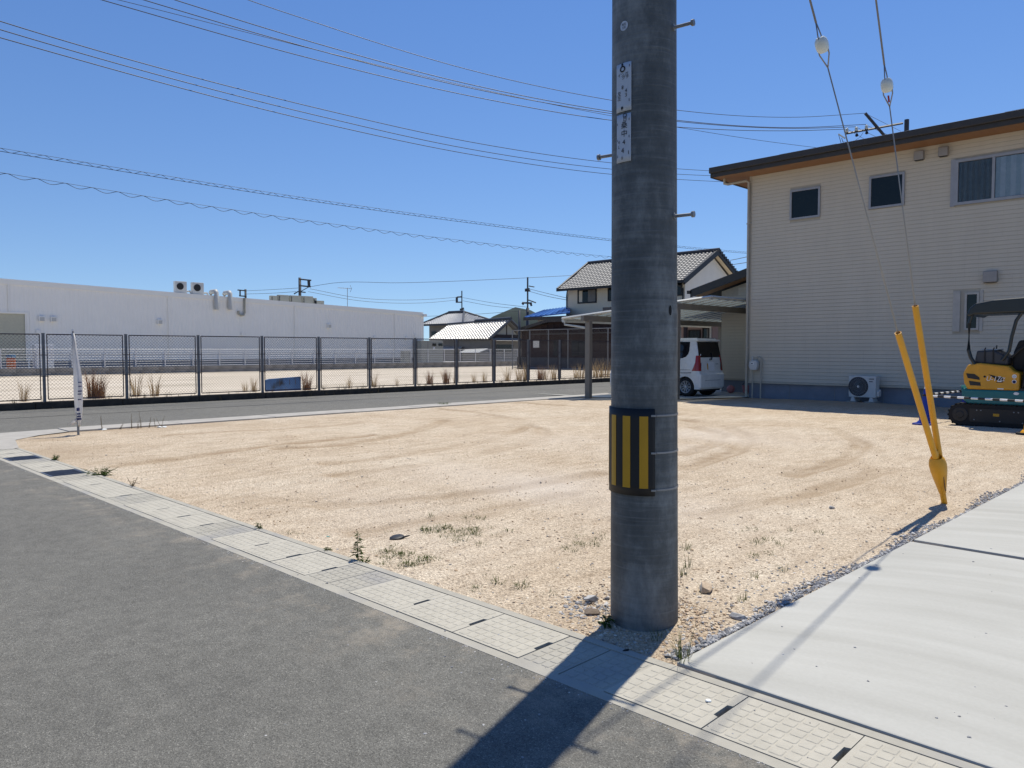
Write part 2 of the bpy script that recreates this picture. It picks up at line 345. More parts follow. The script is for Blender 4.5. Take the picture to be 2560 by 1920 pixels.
# ------------------------------------------------------------------ mesh builder
BASE = {}
class MB:
    def __init__(s): s.v = []; s.f = []
    def add(s, vs, fs):
        o = len(s.v); s.v += [tuple(p) for p in vs]; s.f += [tuple(i + o for i in f) for f in fs]; return s
    def quad(s, *p): return s.add(p, [tuple(range(len(p)))])
    def box(s, x0, x1, y0, y1, z0, z1, m=None):
        vs = [Vector((x, y, z)) for z in (z0, z1) for y in (y0, y1) for x in (x0, x1)]
        if m: vs = [m @ v for v in vs]
        return s.add(vs, [(0, 2, 3, 1), (4, 5, 7, 6), (0, 1, 5, 4), (2, 6, 7, 3), (0, 4, 6, 2), (1, 3, 7, 5)])
    def prism(s, poly, a, b, axis='y'):
        k = len(poly)
        f = {'y': lambda p, t: (p[0], t, p[1]), 'x': lambda p, t: (t, p[0], p[1]), 'z': lambda p, t: (p[0], p[1], t)}[axis]
        vs = [f(p, a) for p in poly] + [f(p, b) for p in poly]
        return s.add(vs, [tuple(range(k)), tuple(range(2 * k - 1, k - 1, -1))] + [(i, i + k, (i + 1) % k + k, (i + 1) % k) for i in range(k)])
    def tube(s, pts, r, n=8, cap=True, r2=None):
        pts = [Vector(p) for p in pts]; rings = []; up = Vector((0, 0, 1)); K = len(pts)
        for i, p in enumerate(pts):
            d = (pts[min(i + 1, K - 1)] - pts[max(i - 1, 0)]).normalized()
            a = d.cross(up)
            if a.length < 1e-3: a = d.cross(Vector((1, 0, 0)))
            a.normalize(); b = d.cross(a)
            rr = (r[i] if isinstance(r, (list, tuple)) else (r if r2 is None else r + (r2 - r) * i / (K - 1)))
            rings.append([p + (a * math.cos(t) + b * math.sin(t)) * rr for t in [2 * math.pi * j / n for j in range(n)]])
        vs = [v for q in rings for v in q]; fs = []
        for i in range(K - 1):
            for j in range(n): fs.append((i * n + j, i * n + (j + 1) % n, (i + 1) * n + (j + 1) % n, (i + 1) * n + j))
        if cap: fs += [tuple(range(n - 1, -1, -1)), tuple((K - 1) * n + j for j in range(n))]
        return s.add(vs, fs)
    def lathe(s, prof, c=(0, 0, 0), n=24, ax='z', a0=0, a1=2 * math.pi):
        full = abs(a1 - a0 - 2 * math.pi) < 1e-4; m = n if full else n + 1; vs = []; fs = []
        for r, h in prof:
            for j in range(m):
                t = a0 + (a1 - a0) * j / n; q = (r * math.cos(t), r * math.sin(t), h)
                if ax == 'y': q = (q[0], q[2], q[1])
                if ax == 'x': q = (q[2], q[0], q[1])
                vs.append((q[0] + c[0], q[1] + c[1], q[2] + c[2]))
        for i in range(len(prof) - 1):
            for j in range(n): fs.append((i * m + j, i * m + (j + 1) % m, (i + 1) * m + (j + 1) % m, (i + 1) * m + j))
        return s.add(vs, fs)
    def xf(s, m): s.v = [tuple(m @ Vector(p)) for p in s.v]; return s
    def build(s, name, mat, parent=None, smooth=False, bev=0, label=None, seg=2):
        me = bpy.data.meshes.new(name); o0 = BASE.get(parent, Vector((0, 0, 0))) if parent else None
        base = o0 if parent else getattr(s, 'origin', Vector((0, 0, 0)))
        me.from_pydata([(p[0] - base[0], p[1] - base[1], p[2] - base[2]) for p in s.v], [], s.f)
        me.materials.append(MATS[mat]); me.update()
        if smooth:
            me.polygons.foreach_set('use_smooth', [True] * len(me.polygons))
            if smooth is not True: me.set_sharp_from_angle(angle=R(smooth))
        o = bpy.data.objects.new(name, me); COL.objects.link(o)
        if parent: o.parent = parent; BASE[o] = base
        else: o.location = base; BASE[o] = Vector(base)
        if bev:
            b = o.modifiers.new('bevel', 'BEVEL'); b.width = bev; b.segments = seg; b.limit_method = 'ANGLE'
        if label: o['label'] = label
        return o
def tag(o, label=None, cat=None, group=None, kind=None):
    if label: o['label'] = label
    if cat: o['category'] = cat
    if group: o['group'] = group
    if kind: o['kind'] = kind
    return o
def thing(name, loc, label, cat, group=None, local=False):
    o = bpy.data.objects.new(name, None); COL.objects.link(o); o.location = loc; o.empty_display_size = .2
    BASE[o] = Vector((0, 0, 0)) if local else Vector(loc)
    return tag(o, label, cat, group)
def solo(mb, name, mat, loc, label, cat, group=None, **k):
    mb.origin = Vector(loc); return tag(mb.build(name, mat, None, **k), label, cat, group)
def copy_tree(o, parent=None):
    c = o.copy(); COL.objects.link(c); c.parent = parent
    for ch in o.children: copy_tree(ch, c)
    return c
def struct(mb, name, mat, **k): return tag(mb.build(name, mat, None, **k), kind='structure')
def B(*a): return MB().box(*a)

TXT = {}
def text(body, size):
    cu = bpy.data.curves.new('txt', 'FONT'); cu.body = body; cu.size = size; cu.align_x = 'CENTER'; cu.align_y = 'CENTER'; cu.resolution_u = 3
    o = bpy.data.objects.new('txt', cu); COL.objects.link(o)
    bpy.context.view_layer.update()
    me = bpy.data.meshes.new_from_object(o.evaluated_get(bpy.context.evaluated_depsgraph_get()))
    vs = [v.co.copy() for v in me.vertices]; fs = [tuple(p.vertices) for p in me.polygons]
    bpy.data.objects.remove(o); bpy.data.curves.remove(cu); bpy.data.meshes.remove(me)
    return vs, fs

def noise2(X, Y, s, seed):
    rs = np.random.RandomState(seed); T = rs.rand(128, 128); x = X * s; y = Y * s
    xi = np.floor(x).astype(int); yi = np.floor(y).astype(int); fx = x - xi; fy = y - yi
    fx = fx * fx * (3 - 2 * fx); fy = fy * fy * (3 - 2 * fy)
    t = lambda i, j: T[(xi + i) % 128, (yi + j) % 128]
    return (t(0, 0) * (1 - fx) + t(1, 0) * fx) * (1 - fy) + (t(0, 1) * (1 - fx) + t(1, 1) * fx) * fy - .5

# ------------------------------------------------------------------ ground, roads, lots
struct(MB().quad((-3000, -3000, -.14), (3000, -3000, -.14), (3000, 3000, -.14), (-3000, 3000, -.14)), 'ground', 'far_ground')
GROT = Matrix.Translation((-2.5, 2.72, 0)) @ Matrix.Rotation(.0125, 4, 'Z') @ Matrix.Translation((2.5, -2.72, 0))   # the gutter runs 0.7 degrees off the grid
def gp(x, y, z=0): return GROT @ Vector((x, y, z))
rd = MB()
rd.quad((-21.36, -40, 0), (60, -40, 0), gp(60, 2.475), gp(-2.5, 2.475), gp(-15.6, 2.475), (-21.36, 2.3, 0))
rd.quad((-21.36, 2.3, 0), gp(-15.6, 2.475), (-15.76, 3.4, 0), (-15.76, 120, 0), (-21.36, 120, 0))
road = struct(rd, 'road', 'asphalt')
sm = MB()
pp = [(-18.9 + .03 * math.sin(y * .9) + .02 * math.sin(y * 2.3), y) for y in np.arange(-2, 40, .5)]
for (x, y), (x2, y2) in zip(pp, pp[1:]): sm.quad((x, y, .004), (x + .05, y, .004), (x2 + .05, y2, .004), (x2, y2, .004))
sm.build('tar_seam', 'tar', road)

# the sandy lot: a relief sheet with wheel tracks
def lot_sheet():
    st = .075; xs = np.arange(-15.15, 9, st); ys = np.arange(2.70, 25, st)
    X, Y = np.meshgrid(xs, ys, indexing='ij')
    Z = .05 * noise2(X, Y, .35, 1) + .022 * noise2(X, Y, 1.3, 2) + .012 * noise2(X, Y, 4.1, 3) + .008 * noise2(X, Y, 11, 4)
    T = np.zeros_like(X); P = np.zeros_like(X)
    tr = [[(820, 1165), (960, 1150), (1100, 1127), (1250, 1097), (1325, 1065), (1300, 1046), (1180, 1030), (1100, 1022)],
          [(850, 1192), (1000, 1175), (1150, 1147), (1300, 1117), (1362, 1088), (1350, 1070), (1290, 1055)],
          [(700, 1128), (850, 1118), (960, 1100), (1050, 1080), (1110, 1052)], [(300, 1165), (520, 1140), (760, 1112), (930, 1092)],
          [(1720, 1175), (1840, 1130), (1870, 1095), (1820, 1068), (1720, 1052)], [(1700, 1140), (1790, 1110), (1800, 1085), (1740, 1068)],
          [(1980, 1190), (2110, 1150), (2160, 1110), (2080, 1075)], [(560, 1240), (840, 1262), (1090, 1250), (1300, 1225), (1500, 1190)],
          [(900, 1330), (1180, 1290), (1420, 1240)], [(1060, 1010), (1300, 1008), (1520, 1022)], [(420, 1090), (700, 1075), (900, 1060)], [(1750, 1290), (2000, 1240), (2230, 1170)]]
    for line in tr:
        pts = [np.array(g(*q)[:2]) for q in line]; dd = np.full_like(X, 9.)
        for a, b in zip(pts, pts[1:]):
            ab = b - a; t = np.clip(((X - a[0]) * ab[0] + (Y - a[1]) * ab[1]) / (ab @ ab), 0, 1)
            dd = np.minimum(dd, np.hypot(X - a[0] - ab[0] * t, Y - a[1] - ab[1] * t))
        dd = np.abs(dd + .05 * noise2(X, Y, 1.7, 9) + .035 * noise2(X, Y, 5, 10))
        k = np.clip(.65 + 1.1 * noise2(X, Y, .9, 6), 0, 1)
        Z += k * (-.026 * np.exp(-(dd / .09) ** 2) + .016 * np.exp(-((dd - .2) / .08) ** 2))
        T = np.maximum(T, k * (.75 * np.exp(-((dd - .085) / .045) ** 2) + .3 * np.exp(-(dd / .16) ** 2)))
    for (px, py, rx, ry, a) in [(1850, 1090, 1.6, 1.0, .5), (1420, 1230, 1.5, .8, .55), (1150, 1190, 1.3, .7, .35), (950, 1270, 1.4, .7, .3), (1600, 1120, 2, 1, .3)]:
        c = g(px, py); P = np.maximum(P, a * np.exp(-((X - c.x) / rx) ** 2 - ((Y - c.y) / ry) ** 2) * np.clip(.6 + 1.2 * noise2(X, Y, 1.1, 12), 0, 1))
    # soil mound beside the house foot, sand washed low along the kerbs
    Z += .03 * np.exp(-((Y - 20.6) / .6) ** 2) * (X > -11.2)
    edge = np.minimum(np.clip((Y - 2.95 - .0125 * (X + 2.5)) / .5, 0, 1), np.clip((X + 15.15) / .6, 0, 1))
    dirt = np.clip((1 - np.clip((Y - 3.1) / .9, 0, 1)) * (X < -10.5) + (1 - np.clip((X + 15) / 1.3, 0, 1)) * (Y < 7.5), 0, 1) * np.clip(.7 + noise2(X, Y, 2, 14), 0, 1)
    T = np.maximum(T, .6 * dirt)
    T = np.maximum(T, .75 * np.exp(-((Y - 20.4) / 1.3) ** 2) * (X > -12.5))
    # packed gravelly soil round the pole
    T = np.maximum(T, .35 * np.exp(-((X + 2.2) / .45) ** 2 - ((Y - 3.2) / .45) ** 2))
    Z = (Z + .012) * edge - .012 + .004
    # no sand rises over the slab edge
    Z = np.where((X > -2.35) & (Y < 12.3), np.minimum(Z, .004 + .02 * np.clip((-1.97 - X) / .35, 0, 1)), Z)
    nx, ny = X.shape; V = np.stack([X, Y, Z], -1).reshape(-1, 3)
    i = np.arange(nx - 1)[:, None] * ny + np.arange(ny - 1)[None]; Fq = np.stack([i, i + ny, i + ny + 1, i + 1], -1).reshape(-1, 4)
    # leave out what lies under the driveway slabs
    cx = X[:-1, :-1].reshape(-1); cy = Y[:-1, :-1].reshape(-1)
    Fq = Fq[~(cy < 2.905 + .0125 * (cx + 2.5)) & ~((cx > -1.75) & (cy < 12.0)) & ~((cx > -11) & (cy > 22))]
    me = bpy.data.meshes.new('sandy_lot'); me.vertices.add(len(V)); me.vertices.foreach_set('co', V.reshape(-1).astype(np.float32))
    me.loops.add(Fq.size); me.loops.foreach_set('vertex_index', Fq.reshape(-1).astype(np.int32))
    me.polygons.add(len(Fq)); me.polygons.foreach_set('loop_start', (np.arange(len(Fq)) * 4).astype(np.int32)); me.update(calc_edges=True); me.validate()
    me.polygons.foreach_set('use_smooth', [True] * len(me.polygons))
    for nm, A in (('track', T), ('pale', P)):
        at = me.attributes.new(nm, 'FLOAT', 'POINT'); at.data.foreach_set('value', A.reshape(-1).astype(np.float32))
    me.materials.append(MATS['sand']); o = bpy.data.objects.new('sandy_lot', me); COL.objects.link(o); tag(o, kind='structure')
    return xs, ys, Z
LX, LY, LZ = lot_sheet()
def lz(x, y):
    i = int(np.clip((x - LX[0]) / .075, 0, len(LX) - 1)); j = int(np.clip((y - LY[0]) / .075, 0, len(LY) - 1)); return float(LZ[i, j])

# vacant lot beyond the fence (falls a little towards the block wall)
vl = MB()
def vz(x): return .16 + (x + 21.65) * (.25 / 30.4)
for i in range(12):
    x0, x1 = -21.65 - i * 2.53, -21.65 - (i + 1) * 2.53
    vl.quad((x0, -30, vz(x0)), (x0, 70, vz(x0)), (x1, 70, vz(x1)), (x1, -30, vz(x1)))
struct(vl, 'vacant_lot', 'vacant_ground')
struct(B(-90, -52.1, -40, 52, -.1, .26), 'warehouse_yard', 'block_wall')
# dark weathered kerb under the fence
kw = MB()
for k in range(18):
    y = 1.0 + k * 2.0
    kw.box(-21.66, -21.36, y, y + 1.985, 0, .165 + random.uniform(-.008, .008))
struct(kw, 'fence_kerb', 'kerb_dark', bev=.012)
# pale kerb along the far side of the lot, blocks with joints
kb = tag(MB().quad(gp(-15.6, 2.48, .006), gp(-13.05, 2.48, .006), gp(-13.05, 2.96, .006), (-14.3, 3.05, .006), (-14.8, 3.5, .006), (-15.08, 4.02, .006), (-15.75, 4.02, .006)).build('lot_kerb', 'kerb_pale'), kind='structure')
y = 4.02
while y < 34:
    l = 1.98
    B(-15.75, -15.08, y, y + l - .012, -.05, .022 + random.uniform(-.003, .003)).build('kerb_block', 'kerb_pale', kb, bev=.01); y += l
# ------------------------------------------------------------------ drainage gutter with pattern covers
gut = MB()
def gbox(mb, x0, x1, y0, y1, z0, z1): return mb.box(x0, x1, y0, y1, z0, z1, GROT)
J = [5.37, 3.465, 1.56, -.34, -2.243, -4.148, -6.0, -7.83, -9.65, -11.42, -13.1]
gbox(gut, J[-1], J[0], 2.47, 2.528, -.1, .002); gbox(gut, J[-1], J[0], 2.916, 2.968, -.1, .006); gbox(gut, J[-1], J[0], 2.525, 2.92, -.12, -.075)
gutter = struct(gut, 'drainage_gutter', 'drain_concrete')
def pads(mb, x0, x1, y0, y1, nx, ny, z, h=.0025, gap=.115):
    dx, dy = (x1 - x0) / nx, (y1 - y0) / ny
    for i in range(nx):
        for j in range(ny):
            a, b = x0 + dx * (i + gap / 2), x0 + dx * (i + 1 - gap / 2); c, d = y0 + dy * (j + gap / 2), y0 + dy * (j + 1 - gap / 2)
            e = min(dx, dy) * .055; q = e * 1.6
            o8 = lambda p: [(a + p + q, c + p), (b - p - q, c + p), (b - p, c + p + q), (b - p, d - p - q), (b - p - q, d - p), (a + p + q, d - p), (a + p, d - p - q), (a + p, c + p + q)]
            lo = [(u, v, z) for u, v in o8(0)]; hi = [(u, v, z + h) for u, v in o8(e)]
            mb.add(lo + hi, [tuple(range(8, 16))] + [(k, (k + 1) % 8, (k + 1) % 8 + 8, k + 8) for k in range(8)])
def cover_mesh(l):
    mb = MB(); h = .004
    # slab with the lifting slot cut out of its +X end
    out = [(-l / 2, -.188), (l / 2, -.188), (l / 2, -.062), (l / 2 - .022, -.055), (l / 2 - .022, .055), (l / 2, .062), (l / 2, .188), (-l / 2, .188)]
    mb.prism(out, -.07, h, 'z'); pads(mb, -l / 2 + .018, l / 2 - .035, -.175, .175, 7, 6, h); return mb
n_cov = 0; cov_proto = {}
for u in range(len(J) - 1):
    b, a = J[u], J[u + 1]                                  # unit from a (left) to b (right)
    L_ = b - a; s_ = L_ * .132; c_ = (L_ - 2 * s_) / 3
    for (p, q) in ((a + .004, a + s_), (b - s_, b - .004)):
        o = MB(); m = GROT
        o.box(p, q, 2.5285, 2.9155, -.07, .001)
        pads(o, p + .012, q - .012, 2.545, 2.9, 4, 6, .001, .003); o.xf(GROT).build('fixed_slab', 'drain_concrete', gutter)
    for k in range(3):
        x0 = a + s_ + k * c_; x1 = x0 + c_
        if u >= 8 and k == 2:
            gr = MB(); gr.box(x0 + .006, x1 - .006, 2.535, 2.56, -.03, .004); gr.box(x0 + .006, x1 - .006, 2.885, 2.91, -.03, .004)
            nb = 16
            for i in range(nb): xx = x0 + .01 + (c_ - .03) * i / (nb - 1); gr.box(xx, xx + .008, 2.56, 2.885, -.03, .003)
            for yy in (2.64, 2.72, 2.80): gr.box(x0 + .006, x1 - .006, yy, yy + .01, -.02, .0)
            gr.xf(GROT).build('grating', 'grating_steel', gutter); continue
        key = round(c_, 2)
        if key not in cov_proto:
            o = cover_mesh(c_ - .005).build('cover_slab', 'cover_concrete', gutter, smooth=25); cov_proto[key] = o
        else: o = cov_proto[key].copy(); COL.objects.link(o)
        o.matrix_local = GROT @ Matrix.Translation(((x0 + x1) / 2, 2.722, random.uniform(-.0015, .0015))); n_cov += 1
# two shiny survey dots on the covers
for x, y in ((-1.62, 2.75), (-.78, 2.75)):
    p = gp(x, y); solo(MB().lathe([(0, .0125), (.011, .0125), (.013, .0085)], (p.x, p.y, 0), 12), 'survey_marker', 'fleck_white', (p.x, p.y, 0), 'tiny round white survey marker stuck on a patterned drain cover beside the slab', 'marker', 'survey markers on the drain covers')

# ------------------------------------------------------------------ driveway slabs
def slab(y0, y1, x0=-1.93):
    mb = MB(); b = .012
    mb.prism([(x0, y0), (9, y0), (9, y1), (x0, y1)], -.12, .012, 'z'); return mb
s1 = struct(slab(2.972 + .03, 6.16), 'driveway_slab', 'slab', bev=.008)
s2 = struct(slab(6.235, 12.1), 'driveway_slab', 'slab', bev=.008)
struct(B(-1.9, 9, 6.15, 6.24, -.06, -.03), 'joint_strip', 'soil_dark')
struct(MB().quad((-17.3, 18.3, .024), (-14.75, 17.95, .024), (-12.35, 19.15, .024), (-11.35, 21.2, .024), (-11.35, 30, .024), (-15.06, 30, .024), (-15.06, 18.4, .024)), 'carport_floor', 'slab')

# ------------------------------------------------------------------ hill
hm = MB(); ctr = aD(1288, 874, 900); prof = [(-95, 0), (-70, 14), (-45, 30), (-25, 42), (0, 49), (18, 47), (40, 36), (60, 26), (95, 16), (150, 8), (190, 0)]
nseg = 9
for j in range(nseg + 1):
    t = j / nseg; dep = -60 + 120 * t; k = math.sin(math.pi * t) ** .7
    for (lx, lh) in prof:
        p = ctr + RT * lx + F0 * (dep + random.uniform(-5, 5)); hm.v.append((p.x, p.y, lh * k * random.uniform(.95, 1.05) - .2))
K = len(prof)
for j in range(nseg):
    for i in range(K - 1): hm.f.append((j * K + i, j * K + i + 1, (j + 1) * K + i + 1, (j + 1) * K + i))
struct(hm, 'hill', 'hill_green', smooth=True)

# ------------------------------------------------------------------ chain-link fence along the far road
FX, FH, FP = -21.5, 1.66, 1.91
fence = thing('chain_link_fence', (FX, 3.32, .165), 'long dark chain-link fence with grey posts along the far road kerb', 'fence')
def pm(w, hgt, pitch=.058, r=.0027):
    mb = MB(); st = pitch * 1.414
    for sg in (1, -1):
        c = -hgt
        while c < w:
            y0, z0, y1, z1 = c, 0, c + hgt, hgt
            if y0 < 0: z0 -= y0; y0 = 0
            if y1 > w: z1 -= y1 - w; y1 = w
            if y1 > y0 + .01:
                a, b = ((y0, z0), (y1, z1)) if sg == 1 else ((w - y0, z0), (w - y1, z1))
                mb.tube([(0, a[0], a[1]), (0, b[0], b[1])], r, 3, False)
            c += st
    return mb
proto = {}
FY = [3.32 + FP * k for k in range(16)]
for k, y in enumerate(FY):
    if k == 0:
        o = MB().box(-.03, .03, -.03, .03, -.02, FH + .02); o.box(-.034, .034, -.034, .034, FH + .02, FH + .032); po = o.build('post', 'post_grey'); po.parent = fence; proto['post'] = po
    else: po = proto['post'].copy(); COL.objects.link(po)
    po.location = (0, y - FY[0], 0)
    if k < 15:
        if k == 0:
            w = FP - .16; mb = MB(); t = .014
            for z in (.06, FH): mb.box(-t, t, 0, w, z - .013, z + .013)
            for yy in (0, w): mb.box(-t, t, yy - .009, yy + .009, .06, FH)
            fr = mb.build('panel_frame', 'steel_dark'); fr.parent = fence
            me_ = pm(w, FH - .06); me_.v = [(a, b, c + .06) for a, b, c in me_.v]; mp_ = me_.build('mesh_panel', 'wire_mesh'); mp_.parent = fence
            cl = MB()
            for z in (FH * .38, FH * .695): cl.box(.0, .03, -.09, .09, z - .011, z + .011); cl.tube([(.004, .08, z), (.004, .08 + w, z)], .004, 4)
            cp = cl.build('clamp', 'steel_dark'); cp.parent = fence; proto['p'] = (fr, mp_, cp)
        else:
            fr, mp_, cp = [q.copy() for q in proto['p']]
            for q in (fr, mp_, cp): COL.objects.link(q)
        fr.location = mp_.location = (0, y - FY[0] + .08, 0); cp.location = (0, y - FY[0], 0)

# ------------------------------------------------------------------ block wall and white mesh fence in front of the warehouse
WX = -52.0
bw = thing('block_wall', (WX, 20, -.1), 'low grey concrete block wall carrying a white mesh fence', 'wall')
k = 0; proto_b = None
for row in range(2):
    y = -2 + (row % 2) * .2
    while y < 57:
        if proto_b is None: o = B(-.075, .075, -.398 / 2 * 2.5, .398 / 2 * 2.5, 0, .225).build('block', 'block_wall', None, bev=.008); o.parent = bw; proto_b = o
        else: o = proto_b.copy(); COL.objects.link(o)
        o.location = (random.uniform(-.004, .004), y + .5 - 20, .0 + row * .23 - .02); y += 1.003; k += 1
wf = thing('white_mesh_fence', (WX, 20, .34), 'white welded mesh fence on the block wall in front of the warehouse', 'fence')
prs = None; WS = 1.84; y = aX(2, 900, WX).y - WS * 3
while y < 57:
    if prs is None:
        p = MB().box(-.025, .025, -.025, .025, 0, 1.16).build('post', 'white_metal'); p.parent = wf
        mb = MB()
        for i in range(8): mb.tube([(.03, .03, .05 + i * .155), (.03, WS - .03, .05 + i * .155)], .009 if i not in (0, 7) else .014, 4, False)
        for i in range(24): mb.tube([(.03, .03 + i * (WS - .06) / 23, .05), (.03, .03 + i * (WS - .06) / 23, 1.135)], .0025, 3, False)
        m_ = mb.build('mesh_panel', 'white_metal'); m_.parent = wf; prs = (p, m_)
    else:
        p, m_ = [q.copy() for q in prs]; COL.objects.link(p); COL.objects.link(m_)
    p.location = (0, y - 20, 0); m_.location = (0, y - 20, 0); y += WS

# ------------------------------------------------------------------ warehouse
HX = -56.0
t0, t1 = aX(0, 696, HX), aX(1055, 781, HX); sl_ = (t1.z - t0.z) / (t1.y - t0.y)
def wtop(y): return t0.z + sl_ * (y - t0.y)
Y0, Y1 = t0.y - 9, t1.y; zf = aX(380, 900, HX).z
wh = thing('warehouse', (HX, 25, .26), 'long low white corrugated metal warehouse with a flat sloping parapet', 'warehouse')
B(HX - 22, HX - .02, Y0, Y1, .2, zf).build('foundation', 'dark_foundation', wh)
mb = MB(); y = Y0; prof = [(0, 0), (.10, 0), (.125, .018), (.235, .018), (.26, 0)]
ys_ = []
while y < Y1:
    for dy, dx in prof[:-1]: ys_.append((y + dy, dx))
    y += .26
sh_r = aX(66, 785, HX); sh_z = sh_r.z; sh_y = sh_r.y
for (a, da), (b, db) in zip(ys_, ys_[1:]):
    z0 = sh_z if b < sh_y and a > sh_y - 6 else zf
    mb.quad((HX + da, a, z0), (HX + db, b, z0), (HX + db, b, wtop(b) - .3), (HX + da, a, wtop(a) - .3))
mb.build('wall_cladding', 'warehouse_wall', wh)
mb = MB(); mb.prism([(Y0, wtop(Y0) - .33), (Y1 + .1, wtop(Y1) - .33), (Y1 + .1, wtop(Y1)), (Y0, wtop(Y0))], HX - .2, HX + .07, 'x'); mb.build('parapet', 'warehouse_band', wh)
MB().quad((HX, Y1, zf), (HX - 22, Y1, zf), (HX - 22, Y1, wtop(Y1)), (HX, Y1, wtop(Y1))).build('end_wall', 'warehouse_wall', wh)
MB().quad((HX - .2, Y0, wtop(Y0) - .1), (HX - .2, Y1, wtop(Y1) - .1), (HX - 22, Y1, wtop(Y1) - .1), (HX - 22, Y0, wtop(Y0) - .1)).build('roof', 'warehouse_band', wh)
for px, py in ((20, 705), (420, 735), (736, 757), (986, 777)):
    y = aX(px, py, HX).y; B(HX, HX + .085, y - .035, y + .035, sh_z + .125 if y < sh_y else zf, wtop(y) - .02).build('joint_cover', 'warehouse_wall', wh)
B(HX - .3, HX + .35, Y1 - .05, Y1 + .3, wtop(Y1) - .4, wtop(Y1) - .16).build('rain_head', 'warehouse_band', wh)
sh = B(HX - .1, HX - .06, sh_y - 6, sh_y, .2, sh_z).build('shutter', 'shutter', wh)
for i in range(34): z = .3 + i * (sh_z - .35) / 34; B(HX - .07, HX - .03, sh_y - 5.95, sh_y - .05, z, z + .07).build('shutter_slat', 'shutter', sh)
B(HX - .1, HX + .06, sh_y, sh_y + .12, .2, sh_z + .12).build('shutter_jamb', 'warehouse_band', wh); B(HX - .1, HX + .06, sh_y - 6, sh_y, sh_z, sh_z + .12).build('shutter_head', 'warehouse_band', wh)
for px, py in ((103, 797), (132.5, 798), (398, 804.6), (821, 815)):
    p = aX(px, py, HX); v = MB().box(HX + .03, HX + .2, p.y - .17, p.y + .17, p.z - .17, p.z + .17).build('wall_vent', 'warehouse_wall', wh, bev=.02)
    MB().box(HX + .201, HX + .205, p.y - .12, p.y + .14, p.z - .14, p.z + .1).build('louvre', 'offwhite_metal', v)
for px, py in ((94, 829), (605, 835), (935, 844), (1014, 845), (1037, 840)):
    p = aX(px, py, HX); B(HX + .03, HX + .14, p.y - .1, p.y + .1, p.z - .12, p.z + .12).build('wall_box', 'warehouse_wall', wh, bev=.015)
for px in (538, 572):
    p = aX(px, 733, HX); q = aX(px, 774, HX); zt = wtop(p.y) + .32
    MB().tube([(HX - .75, p.y, wtop(p.y) - .1), (HX - .75, p.y, zt - .1), (HX - .65, p.y, zt), (HX + .1, p.y, zt), (HX + .2, p.y, zt - .1), (HX + .2, p.y, q.z)], .17, 10).build('roof_duct', 'offwhite_metal', wh, smooth=40)
p = aX(609, 745, HX); q = aX(609, 786, HX)
MB().tube([(HX + .14, p.y, wtop(p.y)), (HX + .14, p.y, q.z + .15), (HX + .14, p.y - .1, q.z - .05), (HX + .14, p.y - .3, q.z - .08), (HX + .14, p.y - .48, q.z + .02), (HX + .14, p.y - .5, q.z + .25)], .09, 8).build('hooked_pipe', 'cubicle_beige', wh, smooth=40)
# air-conditioning units on its roof
def roof_ac(px0, py0, px1, py1, X, name, label, fan=True, group=None):
    a, b = aX(px0, py1, X), aX(px1, py0, X)
    t = thing(name, (X, a.y, a.z), label, 'air conditioner', group)
    w = b.y - a.y; h = b.z - a.z
    B(X - .35, X, a.y, b.y, wtop(a.y) - .1, b.z).build('casing', 'ac_white' if fan else 'cubicle_beige', t, bev=.02)
    if fan:
        c = (X + .012, a.y + w * .42, a.z + h * .55)
        MB().lathe([(0, 0), (h * .30, 0), (h * .30, -.012)], c, 24, 'x').build('fan_grille', 'black_plastic', t)
        MB().tube([(X - .1, b.y, a.z + .12), (X - .1, b.y + .25, a.z + .14), (X - .1, b.y + .4, a.z - .1)], .07, 8).build('pipe', 'offwhite_metal', t)
    else: B(X + .001, X + .012, a.y + .05, a.y + .1, a.z + .1, b.z - .1).build('panel_seam', 'black_plastic', t)
roof_ac(438.5, 704, 467, 731, HX - .25, 'air_conditioner', 'grey rooftop air conditioner with a dark round fan, farther from the ducts', group='fan units on the warehouse parapet')
roof_ac(481.5, 707, 509.5, 735, HX - .25, 'air_conditioner', 'grey rooftop air conditioner with a dark round fan, next to the bent ducts', group='fan units on the warehouse parapet')
for k_, (x0, y0, x1, y1) in enumerate(((678, 739.5, 694, 752), (697, 738, 722, 754), (727, 739.5, 753, 756), (758, 741, 783, 758), (784, 745, 792, 758), (786, 752, 810.5, 760))):
    roof_ac(x0, y0, x1, y1 + 2, HX - 1.2, 'air_conditioner', 'plain grey box unit on the warehouse roof, %s from the antenna mast' % ('sixth', 'fifth', 'fourth', 'third', 'second', 'first')[k_], False, 'row of box units on the warehouse roof')
# antenna on the roof
p = aX(868.5, 768, HX - 4); q = aX(868.5, 721, HX - 4)
t = thing('television_antenna', (p.x, p.y, p.z - .3), 'thin television antenna mast standing on the warehouse roof', 'antenna')
MB().tube([(p.x, p.y, wtop(p.y) - .1), (q.x, q.y, q.z + .05)], .025, 6).build('mast', 'galv', t)
mb = MB(); mb.tube([(q.x, q.y - 1.0, q.z), (q.x, q.y + .4, q.z)], .02, 5)
for i in range(6): mb.tube([(q.x - .25, q.y - .9 + .2 * i, q.z), (q.x + .25, q.y - .9 + .2 * i, q.z)], .012, 4)
mb.tube([(q.x, q.y + .3, q.z + .3), (q.x, q.y + .45, q.z), (q.x, q.y + .3, q.z - .3)], .02, 5); mb.build('boom', 'galv', t)
